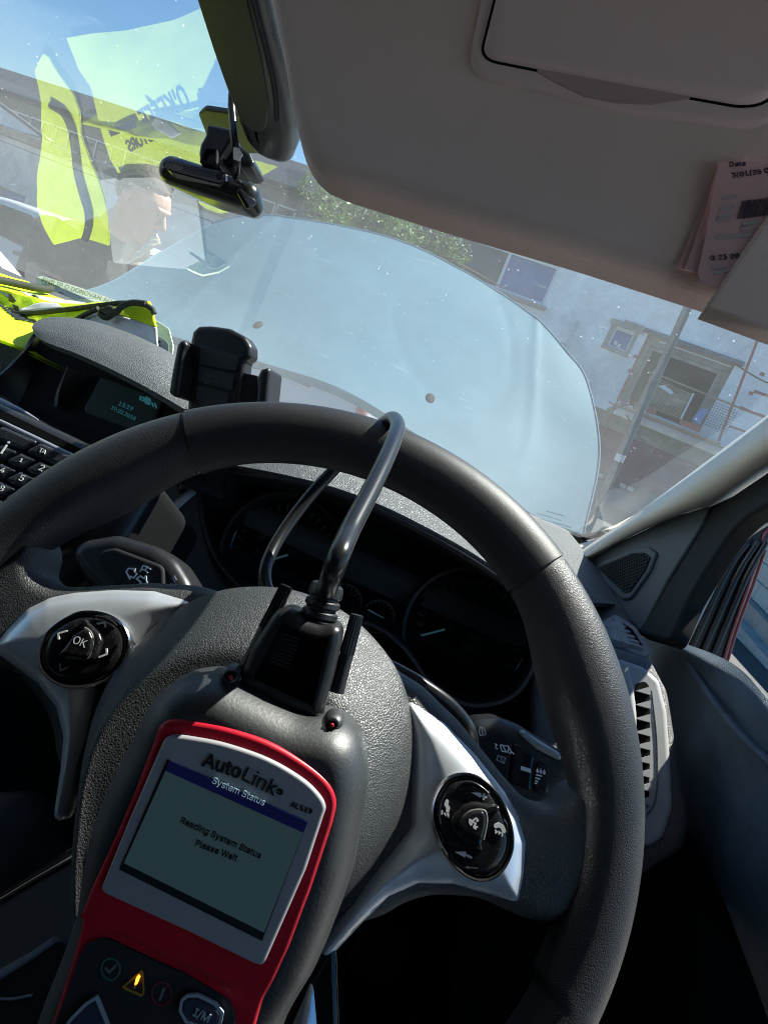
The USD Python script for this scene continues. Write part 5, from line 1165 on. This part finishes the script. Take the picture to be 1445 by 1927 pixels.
# collar round the socket
for c, e in (((428, 1274), (-1)), ((627, 1364), (1))):
    cx, cy = c
    ring_ = [(cx + 19 * math.cos(t) * (1 if e < 0 else 1), cy + 17 * math.sin(t)) for t in np.linspace(0, 2 * np.pi, 30)[:-1]]
    q = obj('socket_lug', splate(SC, ring_, -.014, -.004, .004), 'rubber_boot', scn, smooth=60)
    obj('socket_hole', splate(SC, [(cx + 5 * (1 if e < 0 else -.2) + 11 * math.cos(t), cy - 1 + 9 * math.sin(t)) for t in np.linspace(0, 2 * np.pi, 20)[:-1]], -.006, -.0036, .0006, 40), 'deep_black', q)
    obj('red_glimpse', splate(SC, [(cx + 6 * (1 if e < 0 else -.4) + 4 * math.cos(t), cy + 2 + 4.5 * math.sin(t)) for t in np.linspace(0, 2 * np.pi, 16)[:-1]], -.0038, -.0031, .0004, 30), 'scanner_red', q)

pg = thing('cable_plug', 'black moulded cable plug with two thumb screws in the top of the scanner', 'plug', at(550, 1250, .2))
PC = SC.off(-.018)
body_px = [(446, 1288), (452, 1270), (474, 1215), (508, 1162), (520, 1148), (545, 1144), (562, 1152), (572, 1168), (606, 1178), (632, 1176), (644, 1188), (642, 1215), (628, 1275), (606, 1352), (600, 1360), (520, 1328)]
obj('shell', rplate(PC, body_px, -.008, .0092, .0035, .003, 160), 'black_plastic', pg, smooth=50)
PA, PB = PC.w(PC.uv([(590, 1196)], .0))[0], PC.w(PC.uv([(618, 1098)], .0))[0]
cs = (PB - PA) / np.linalg.norm(PB - PA); LL = np.linalg.norm(PB - PA)
rel_s = np.array([0, .06, .25, .30, .33, .37, .46, .50, .53, .57, .66, .70, .73, .77, .88, .96, 1.0])
rel_r = np.array([.0058, .0064, .0066, .0066, .0056, .0066, .0065, .0055, .0055, .0064, .0063, .0053, .0053, .0062, .0062, .0058, .0046])
obj('strain_relief', tube(PA + cs * (rel_s[:, None] * LL), rel_r, raw=True, sides=28), 'black_plastic', pg, smooth=40)
def screw(p, q, r):
    a, b = PC.w(PC.uv([p, q]), .002); t = (b - a) / np.linalg.norm(b - a); L = np.linalg.norm(b - a)
    s = obj('thumb_screw', tube(np.array([a, a + t * L * .45, a + t * L * .47, b]), [r * 1.12, r * 1.05, r, r * .86], n=24, sides=24), 'black_plastic', pg, smooth=40)
    n1 = np.cross(t, [0, 0, 1.0]); n1 /= np.linalg.norm(n1); n2 = np.cross(t, n1)
    for k in range(14):
        g = 2 * np.pi * k / 14; d = math.cos(g) * n1 + math.sin(g) * n2
        obj('ridge', beam(a + t * L * .50 + d * r * .93, b + d * r * .84 - t * L * .01, .0006, .0009), 'black_plastic', s)
screw((462, 1262), (541, 1102), .0024); screw((634, 1300), (672, 1156), .0024)
for k in range(9):
    p = np.array((530, 1192)) + np.array((-4.5, 11.0)) * k * .6
    obj('moulded_bar', stroke(PC, [[tuple(p), tuple(p + (34, 12))]], .0006, .0090, .0095), 'black_plastic', pg)

cb = thing('cable', 'black cable looping over the wheel rim from the plug, round behind the hub', 'cable', PB)
SCD = [(620, 1092), (648, 1022), (683, 955), (715, 890), (738, 838)]
path = [PB - cs * .004] + [EYE + ray(x, y) * d for (x, y), d in zip([(632, 1060), (660, 995), (694, 930), (722, 873), (741, 828), (748, 800), (738, 787)], [.205, .222, .243, .265, .288, .31, .335])]
path += [EYE + ray(x, y) * d for x, y, d in ((716, 800, .365), (680, 830, .385), (640, 872, .39), (590, 925, .385), (540, 990, .375), (508, 1045, .362), (498, 1085, .35), (508, 1122, .342), (535, 1158, .336), (580, 1200, .335), (640, 1228, .336), (690, 1238, .338), (740, 1258, .340), (800, 1292, .342), (850, 1330, .345), (882, 1372, .350), (890, 1410, .365))]
obj('sleeve', tube(np.array(path), .0037, n=220, sides=20), 'cable_black', cb, smooth=True)

# ================================================================== SUN VISOR, MIRROR, DASH CAMERA, RECEIPTS
VS = plane3((600, 362, .226), (1445, 622, .219), (515, 0, .262))
vz = thing('sun_visor', 'folded-down brown-grey sun visor with a closed mirror lid and a cross strap', 'sun visor', at(1000, 300, .4))
vpx = [(470, -260), (498, -60), (514, 0), (545, 150), (557, 228), (574, 298), (592, 336), (618, 362), (660, 380), (850, 440), (1000, 484), (1100, 514), (1200, 546), (1330, 588), (1445, 627), (1640, 690), (1760, 700), (1760, -260)]
obj('board', plate(VS, None, -.013, 0, .0055, round_ring(VS.uv(vpx, -.0125), .004, 240), 5), 'visor_cloth', vz, smooth=60)
fr_px = [(918, -260), (905, 0), (887, 90), (885, 112), (893, 136), (915, 148), (1000, 168), (1060, 184), (1120, 200), (1200, 214), (1300, 226), (1390, 237), (1425, 236), (1460, 222), (1560, 140), (1660, -260)]
fr = round_ring(VS.uv(fr_px, .001), .006, 200)
ld = round_ring(VS.uv([(930, -260), (932, 0), (908, 95), (909, 112), (925, 120), (1010, 137), (1200, 172), (1385, 205), (1425, 203), (1445, 190), (1520, 110), (1610, -260)], .001), .006, 200)
fpoly = Polygon(fr)
scoop = Polygon(VS.uv([(1015, 138), (1050, 158), (1100, 182), (1160, 194), (1220, 197), (1290, 188), (1200, 172), (1100, 153)], .001)).buffer(.001)
obj('lid_frame', profiled(VS, fr, [(0, -.004), (0, .0006), (.0012, .0018), (.0024, .0020)]), 'visor_lid', vz, smooth=50)
obj('lid_gap', shp(VS, Polygon(ld).buffer(.0006), .0015, .0022), 'deep_black', vz)
obj('finger_scoop', shp(VS, scoop, .0012, .0024), 'scoop_dark', vz)
obj('lid', profiled(VS, ld, [(.0004, -.002), (.0004, .0026), (.0016, .0042), (.004, .0048)]), 'visor_lid', vz, smooth=50)
obj('strap', plate(VS, [(1580, 200), (1448, 398), (1388, 486), (1328, 578), (1450, 622), (1640, 694), (1760, 700), (1760, 200)], -.002, .0045, .0015), 'visor_cloth', vz)

def slip(name, label, pts, h, text=(), bars=None):
    t = thing(name, label, 'receipt', VS.w(VS.uv(pts[:1], h), h)[0], group='receipts tucked under the visor strap')
    r = Polygon(VS.uv(pts, h)).exterior; ring_ = resample(np.array(r.coords)[:-1], 70)
    uvp = shapely.Polygon(ring_); x0, y0, x1, y1 = uvp.bounds
    m = profiled(VS, ring_, [(0, h), (0, h + .0003)])
    obj('paper', m, 'receipt_paper', t)
    for s_, a, b, bold in text: obj('print', text_on(VS, s_, a, b, h + .0003, h + .0006, bold=bold), 'receipt_ink', t)
    if bars is not None:
        A, B, dn, wd = bars; ls = []
        rr = np.random.default_rng(5); x = 0.0
        while x < 1:
            w = rr.choice([.012, .012, .022, .034]); p = np.array(A) + (np.array(B) - np.array(A)) * x; q = np.array(A) + (np.array(B) - np.array(A)) * min(1, x + w)
            ls.append([tuple(p), tuple(q), tuple(q + dn), tuple(p + dn)]); x += w + rr.choice([.014, .02, .03])
        obj('barcode', fillpx(VS, ls, h + .0003, h + .0006), 'receipt_ink', t, kind='stuff')
    return t
slip('receipt', 'narrow edge of the rearmost receipt under the visor strap, leftmost of the three', [(1352, 306), (1400, 310), (1390, 470), (1340, 520), (1285, 507), (1274, 503), (1300, 440)], .0008)
slip('receipt', 'middle receipt peeping out from behind the printed one on the visor', [(1350, 306), (1420, 306), (1400, 470), (1340, 525), (1305, 512), (1288, 508), (1325, 400)], .0018)
rc = slip('receipt', 'pink-lit printed receipt with date and barcode, foremost on the visor', [(1352, 309), (1398, 303), (1400, 291), (1410, 302), (1480, 296), (1560, 300), (1500, 400), (1445, 460), (1385, 538), (1336, 544), (1322, 535), (1312, 516), (1330, 430), (1342, 360)], .0030,
          [('Date', (1374, 312), (1404, 310), False), ('3/01/25', (1379, 333), (1434, 325), False), ('0', (1440, 324), (1448, 323), False), ('G 23 00', (1338, 489), (1392, 484), False)], ((1398, 377), (1470, 368), np.array((-10, 34)), 0))
fb = []
for k, (a, b) in enumerate((((1362, 372), (1384, 368)), ((1358, 392), (1380, 388)), ((1356, 405), (1376, 402)), ((1352, 412), (1372, 410)), ((1400, 420), (1425, 416)), ((1398, 430), (1420, 426)), ((1350, 446), (1412, 441)), ((1342, 502), (1362, 500)), ((1346, 512), (1368, 508)))):
    fb.append([a, b])
obj('faint_print', stroke(VS, fb, .0012, .0033, .0036), 'receipt_faint', rc, kind='stuff')

for px in (640, 1560):
    q_ = VS.w(VS.uv([(px, -240)], -.007), -.007)[0]; obj('hinge_arm', tube(np.array([q_ - VS.b * .03, q_ + VS.b * .01, np.array([q_[0], EYE[1] + .30, EYE[2] + .30])]), .006), 'visor_lid', vz)

# mirror
MR = plane3((500, 200, .50), (552, 240, .515), (440, 20, .42))
mr = thing('rear_view_mirror', 'dark rear-view mirror at the left of the sun visor, tinted olive on its face', 'mirror', at(490, 150, .5))
mpx = [(300, -200), (345, -60), (368, 0), (398, 92), (418, 158), (440, 222), (458, 266), (478, 292), (505, 306), (530, 314), (544, 312), (550, 292), (552, 252), (545, 200), (528, 125), (510, 55), (498, 0), (478, -80), (450, -200)]
obj('housing', plate(MR, None, -.03, 0, .009, round_ring(MR.uv(mpx, 0), .006, 160), 6), 'mirror_edge', mr, smooth=60)
obj('face', plate(MR, None, -.002, .0012, .0012, round_ring(MR.uv([(318, -200), (372, 2), (402, 95), (428, 168), (452, 226), (480, 252), (500, 240), (506, 200), (492, 115), (474, 40), (464, 0), (420, -200)], .001), .006, 120), 3), 'mirror_pod', mr, smooth=60)
obj('bezel_line', tube(MR.w(MR.uv([(470, -20), (486, 40), (504, 110), (517, 175), (520, 225)], .001), .0012), .0016), 'black_matte', mr)
obj('stem', hull([(at(470, 40, .47), .014), (WS.w(WS.uv([(450, -60)], .01), .01)[0], .02)]), 'mirror_edge', mr)

# dash camera
dc = thing('dash_camera', 'black dash camera on an adhesive bracket, hanging below the mirror', 'dash camera', at(400, 330, .58))
MB = WS.off(.004)
obj('mount_plate', rplate(WS, [(372, 214), (384, 204), (500, 222), (500, 290), (400, 288), (382, 240)], .001, .006, .002, .004, 72), 'mount_olive', dc)
def blk(pts_front, Y, depth, m, name, bev=.003, rad=.003, a=(1, .0, 0), b=(0, .25, 1.0)):
    pl = Plane(at(*pts_front[0], Y), a, b); return obj(name, rplate(pl, pts_front, -depth, 0, bev, rad, 96), m, dc, smooth=50)
blk([(388, 230), (436, 240), (440, 256), (420, 290), (412, 312), (400, 318), (378, 306), (373, 288), (376, 270), (386, 252)], .575, .03, 'black_plastic', 'bracket')
blk([(378, 286), (386, 274), (410, 276), (408, 306), (402, 312), (374, 304)], .565, .012, 'black_matte', 'bracket_tongue', .002, .002)
blk([(424, 250), (446, 262), (472, 300), (478, 310), (468, 312), (424, 312), (412, 300), (414, 280)], .585, .03, 'black_plastic', 'hinge')
blk([(440, 262), (470, 285), (478, 305), (470, 312), (448, 308)], .578, .03, 'mirror_edge', 'lens_barrel')
e0, e1 = at(326, 322, .575), at(462, 368, .575)
dvv = np.array([0, .026, -.005])
obj('body', hull([(e0, .0125), (e1, .0132), (e0 + dvv, .009), (e1 + dvv, .009), (e0 * .3 + e1 * .7 + np.array([0, .010, -.010]), .007), (e1 + np.array([.006, .008, -.006]), .009)]), 'camera_body', dc, smooth=70)
CP = Plane(at(380, 325, .562), e1 - e0, (0, .45, 1.0))
fpl = obj('speaker_strip', rplate(CP, [(311, 306), (320, 300), (410, 319), (424, 330), (422, 342), (412, 346), (322, 322), (312, 316)], -.006, .002, .001, .002, 80), 'black_gloss', dc)
dots = []
for r_ in range(4):
    for k in range(20):
        t = k / 19; dots.append((345 + 58 * t + r_ * -.3, 311.5 + 12.5 * t + r_ * 3.2))
obj('speaker_holes', shp(CP, shapely.union_all([Point(p).buffer(.00042, quad_segs=2) for p in CP.uv(dots, .0022)]), .0016, .0022), 'deep_black', fpl, kind='stuff')
obj('led_marks', stroke(CP, [[(x, 309 + (x - 316) * .22), (x + 4, 310 + (x - 316) * .22)] for x in (319, 326, 333, 340)] + [[(x, 313.5 + (x - 316) * .22), (x + 4, 314.5 + (x - 316) * .22)] for x in (319, 326, 333)], .0004, .0018, .0023), 'vent_grey', fpl)
obj('side_button', shp(CP, Point(CP.uv([(413, 331)], .002)[0]).buffer(.0032), .001, .0026), 'black_matte', fpl)
obj('end_glint', fillpx(CP, [[(424, 328), (427, 327), (427, 336), (424, 338)]], .0005, .0028), 'foil', fpl)
obj('end_cap', hull([(at(456, 352, .572), .0030), (at(476, 380, .57), .0030), (at(466, 386, .565), .003), (at(452, 362, .562), .003)]), 'black_gloss', dc)
obj('lead', tube(np.array([at(452, 60, .56), at(442, 130, .56), at(436, 190, .555), at(438, 225, .55), at(441, 262, .545), at(446, 298, .55), at(445, 320, .56), at(444, 330, .57)]), .0032), 'cable_black', dc)
obj('cable_label', fillpx(Plane(at(446, 290, .543), (1, 0, 0), (0, .2, 1)), [[(439, 276), (450, 278), (457, 290), (449, 302), (439, 298)]], 0, .001), 'label_white', dc)

# ================================================================== PHONE HOLDER
ph = thing('phone_holder', 'empty black phone holder standing on the dash behind the wheel rim', 'phone holder', at(400, 760, .58))
HP = Plane(at(400, 720, .49), (math.cos(-.12), math.sin(-.12), 0), (0, .20, 1.0))
obj('back_plate', rplate(HP, [(357, 640), (361, 622), (372, 612), (395, 611), (430, 616), (460, 632), (471, 650), (470, 672), (460, 676), (455, 720), (444, 830), (340, 830), (350, 770), (362, 676), (356, 664)], -.014, 0, .004, .003, 140), 'black_plastic', ph, smooth=50)
for i, p in enumerate(([(376, 649), (384, 647), (446, 668), (448, 674), (442, 700), (372, 686)], [(372, 688), (440, 704), (436, 736), (430, 735), (370, 718), (371, 700)], [(368, 724), (430, 739), (426, 768), (412, 776), (380, 770), (368, 750)])):
    obj('rubber_pad', rplate(HP, p, -.002, .002, .0012, .002, 72), 'pad_rubber', ph)
obj('logo', cat(stroke(HP, [[(382, 712), (384, 705), (391, 704), (396, 709), (395, 716), (389, 721), (384, 720)]], .0015, .002, .0024), stroke(HP, [[(389, 712), (389.5, 713)]], .0022, .002, .0024), text_on(HP, 'Rom', (401, 720), (427, 727), .002, .0024, bold=True)), 'logo_grey', ph)
obj('side_arm', rplate(HP, [(456, 700), (486, 707), (484, 780), (446, 772)], -.010, -.002, .001, .001, 60), 'black_matte', ph)
obj('arm_teeth', stroke(HP, [[(457 + k * 3.1, 702 + k * .9), (457 + k * 3.1, 706 + k * .9)] for k in range(8)], .0007, -.009, -.003), 'black_matte', ph, kind='stuff')
obj('jaw', rplate(HP, [(484, 706), (490, 694), (504, 690), (507, 696), (500, 770), (496, 800), (478, 800)], -.012, .012, .003, .002, 72), 'black_plastic', ph, smooth=40)
obj('jaw', rplate(HP, [(332, 648), (338, 640), (346, 638), (351, 648), (346, 660), (340, 700), (334, 742), (326, 746), (316, 738), (322, 700)], -.012, .012, .003, .002, 72), 'black_plastic', ph, smooth=40)
obj('jaw_link', rplate(HP, [(342, 668), (358, 676), (352, 738), (340, 742), (338, 728), (346, 720), (346, 708), (336, 704)], -.008, -.002, .001, .001, 60), 'black_matte', ph)
obj('foot', hull([(at(400, 810, .53), .022), (at(395, 780, .58), .03), (REL(-.28, .66, ZT + .01), .04)]), 'black_matte', ph)

# ================================================================== THINGS LYING ON THE DASH
def refl(px, py, z):
    """Where the ray through the pixel, mirrored by the windscreen, meets the height z (relative to the eye)."""
    d = ray(px, py); n = WS.n; t = ((WS.o - EYE) @ n) / (d @ n); Q = d * t; d2 = d - 2 * (d @ n) * n; s = (z - Q[2]) / d2[2]; return Q + d2 * s + EYE
def cloth_z(xy, amp, seed):
    xy = np.asarray(xy, float); o = np.zeros(len(xy))
    return amp * ((meshkit.fbm(np.c_[xy * 14, o], 3, seed) - .5) * 2 + 2.2 * (meshkit.noise(np.c_[xy[:, 0] * 9 + xy[:, 1] * 5, xy[:, 1] * 4 - xy[:, 0] * 2, o + .3], seed + 3) - .5))
def lying(pts, z, thick, amp, seed, n=None, step=.012):
    """A crumpled cloth lying flat: outline given by its mirror image in the windscreen."""
    P = np.array([refl(x, y, z) for x, y in pts])[:, :2]
    g = Polygon(P).buffer(0); g = g if g.geom_type == 'Polygon' else max(g.geoms, key=lambda q: q.area)
    g = Polygon(resample(np.array(g.exterior.coords)[:-1], 90)).buffer(.004).buffer(-.004)
    x0, y0, x1, y1 = g.bounds
    vv, ff = trimesh.creation.triangulate_polygon(g, engine='earcut')
    m = trimesh.Trimesh(np.c_[vv, np.zeros(len(vv))], ff, process=False)
    for _ in range(4): m = m.subdivide_to_size(step * 1.5, max_iter=12) if len(m.faces) < 6000 else m
    v = np.array(m.vertices); v[:, 2] = 1.45 + z + cloth_z(v[:, :2], amp, seed)
    v = np.vstack([v, v - (0, 0, thick)]); k = len(m.vertices)
    return trimesh.Trimesh(v, np.vstack([m.faces, m.faces[:, ::-1] + k]), process=False)
vt = thing('hi_vis_vest', 'crumpled hi-vis yellow vest with black piping and grey tape lying on the dash top', 'vest', REL(-.7, .85, -.22))
main_px = [(130, 70), (172, 62), (240, 56), (330, 36), (430, -10), (560, 60), (620, 240), (545, 300), (485, 335), (462, 388), (420, 402), (388, 392), (336, 352), (300, 330), (250, 322), (222, 332), (205, 300), (188, 230), (174, 165), (150, 130)]
obj('front_panel', lying(main_px, -.170, .003, .0055, 1), 'vest_yellow', vt, smooth=True)
strip_px = [(84, 100), (96, 108), (100, 122), (138, 175), (150, 212), (151, 255), (166, 300), (186, 350), (202, 400), (206, 462), (170, 452), (150, 448), (98, 462), (80, 432), (68, 390), (70, 330), (80, 262), (78, 190), (68, 130)]
obj('side_panel', lying(strip_px, -.169, .003, .005, 2), 'vest_yellow', vt, smooth=True)
pip = [refl(x, y, -.162) for x, y in ((96, 196), (120, 212), (134, 240), (141, 280), (146, 325), (156, 365), (166, 400), (166, 430), (160, 450))]
obj('piping', tube(np.array(pip), .006), 'vest_piping', vt)
obj('piping', tube(np.array([refl(x, y, -.162) for x, y in ((222, 333), (250, 323), (300, 331), (325, 360))]), .004), 'vest_piping', vt)
def dash_text(text, pA, pB, z, bold, squash=1.0):
    """Lettering printed on the cloth; it reads right way round on the cloth and mirrored in the glass."""
    A, B = refl(*pA, z)[:2], refl(*pB, z)[:2]
    m = meshkit.text_mesh(text, 1.0, depth=1.0, bold=bold); v = np.array(m.vertices); w = np.ptp(v[:, 0]); e = B - A; L = np.linalg.norm(e); e /= L; q = np.array([-e[1], e[0]]); s = L / w
    xy = A + ((v[:, 0] - v[:, 0].min()) * s)[:, None] * e + (v[:, 1] * s * squash)[:, None] * q
    return trimesh.Trimesh(np.c_[xy, 1.45 + -.170 + cloth_z(xy, .0055, 1) + .0008 + v[:, 2] * .0012], m.faces, process=False)
obj('print', dash_text("O'KEFFE", (356, 200), (268, 250), -.1590, True, 1.5), 'vest_print', vt)
obj('print', dash_text('CONTRACTORS', (344, 236), (236, 288), -.1590, True, 1.2), 'vest_print', vt)
for a, b in (((372, 181), (425, 181)), ((206, 250), (254, 232))):
    A, B = refl(*a, -.1590), refl(*b, -.1590); obj('print_bar', beam(A, B, .009, .001), 'vest_print', vt)
f_top = [(-60, 525, 0.792), (0, 545, 0.784), (60, 560, 0.772), (110, 574, 0.76), (200, 574, 0.74), (285, 571, 0.72)]
f_mid = [(-60, 596, 0.752), (0, 595, 0.752), (60, 592, 0.744), (120, 588, 0.736), (180, 580, 0.724), (240, 574, 0.716), (288, 583, 0.708)]
f_low = [(-60, 618, 0.728), (0, 620, 0.728), (60, 622, 0.72), (110, 612, 0.716), (150, 603, 0.712), (190, 592, 0.7104), (240, 600, 0.704), (296, 617, 0.7)]
f_bot = [(-60, 640, 0.72), (0, 640, 0.712), (80, 640, 0.708), (130, 645, 0.704), (180, 645, 0.7), (220, 645, 0.696), (260, 650, 0.6928), (297, 657, 0.6896)]
cr_ = lambda P: P + ((meshkit.fbm(P * 22, 3, 9) - .5) * .012)[..., None] * np.array([0, -1.0, .5])
obj('fold_upper', grid(cr_(loft([f_top, f_mid], 14, 70, None)), .003), 'vest_yellow', vt, smooth=True)
obj('fold_lower', grid(cr_(loft([f_mid, f_low], 14, 70, None)), .003), 'vest_yellow', vt, smooth=True)
obj('reflective_tape', grid(cr_(loft([f_low, f_bot], 14, 70, None)), .003), 'vest_tape', vt, smooth=True)
obj('reflective_tape', grid(cr_(loft([[(40, 580, 0.756), (75, 573, 0.756), (110, 574, 0.756)], [(38, 586, 0.744), (75, 586, 0.744), (118, 580, 0.744)]], 6, 20, None)), .002), 'vest_tape', vt, smooth=True)
obj('piping', tube(np.array([at(x, y, Y - .012) for x, y, Y in ((-60, 592, 0.752), (0, 591, 0.752), (60, 589, 0.744), (110, 584, 0.736), (160, 578, 0.728), (200, 573, 0.72), (232, 570, 0.716), (268, 572, 0.712), (287, 582, 0.708), (290, 590, 0.7072))]), .0032), 'vest_piping', vt)
obj('piping', tube(np.array([at(x, y, Y - .010) for x, y, Y in ((100, 616, 0.72), (130, 608, 0.7136), (160, 592, 0.712), (185, 580, 0.7088))]), .003), 'vest_piping', vt)
obj('piping_loop', tube(np.array([at(x, y, Y) for x, y, Y in ((192, 588, 0.6944), (206, 580, 0.6928), (214, 586, 0.6912), (202, 597, 0.6912), (190, 592, 0.692), (194, 584, 0.6928), (214, 590, 0.6896), (230, 576, 0.6944), (250, 569, 0.6976), (275, 571, 0.6976))]), .0036), 'vest_piping', vt)
obj('label_print', fillpx(Plane(at(22, 565, .735), (1, 0, 0), (0, -.2, 1)), [[(16, 552), (21, 553), (30, 566), (24, 570), (16, 566)], [(22, 572), (34, 576), (36, 586), (28, 584)]], 0, .001), 'vest_print', vt)

sheet = thing('paper_sheet', 'plain white paper sheet lying on the vest, mirrored in the windscreen', 'paper', refl(290, 420, -.164))
obj('leaf', lying([(186, 338), (215, 335), (300, 333), (338, 344), (372, 378), (388, 509), (300, 502), (213, 494), (201, 403), (195, 362)], -.164, .0008, .0015, 4), 'paper_white', sheet, smooth=True)
th_ = thing('printed_card', 'pale green printed card with a dealer name, propped against the windscreen behind the vest', 'card', at(120, 550, 1.08))
KP = Plane(at(140, 552, 1.10), (math.cos(.05), math.sin(.05), 0), (0, .45, 1.0))
op = [(78, 536), (84, 532), (112, 540), (152, 556), (178, 562), (140, 563), (112, 561), (98, 556), (90, 548)]
cg = Polygon(round_ring(KP.uv([(66, 527), (70, 520), (80, 519), (140, 537), (205, 560), (240, 574), (240, 592), (90, 592), (86, 560)], 0), .004, 80)).difference(Polygon(KP.uv(op)))
obj('board', shp(KP, cg, -.002, 0), 'card_cream', th_)
obj('window', shp(KP, Polygon(KP.uv(op)).buffer(-.0005), -.0016, -.0008), 'card_grey', th_)
obj('print', text_on(KP, 'PHILIP O DONOVAN AU', (78, 529), (208, 571), .0004, .0009, bold=True), 'card_ink', th_)
obj('print', text_on(KP, '20', (108, 553), (117, 556), -.0006, .0004, mirror=False), 'dull_silver', th_)
bk = thing('paper_booklet', 'cream paper booklet standing beside the phone holder, half hidden by the vest', 'booklet', at(305, 650, .93))
BK = Plane(at(305, 650, .93), (1, .2, 0), (0, .35, 1.0))
obj('cover', rplate(BK, [(288, 600), (300, 606), (318, 618), (326, 650), (322, 690), (286, 670)], -.004, 0, .0006, .001, 60), 'card_cream', bk)
obj('page', rplate(BK, [(298, 632), (312, 640), (318, 648), (316, 672), (296, 660)], .0002, .0012, .0004, .0008, 40), 'paper_white', bk)
obj('print', stroke(BK, [[(298, 642), (301, 643)], [(298, 649), (301, 650)]], .0025, .0013, .0018), 'black_print', bk)
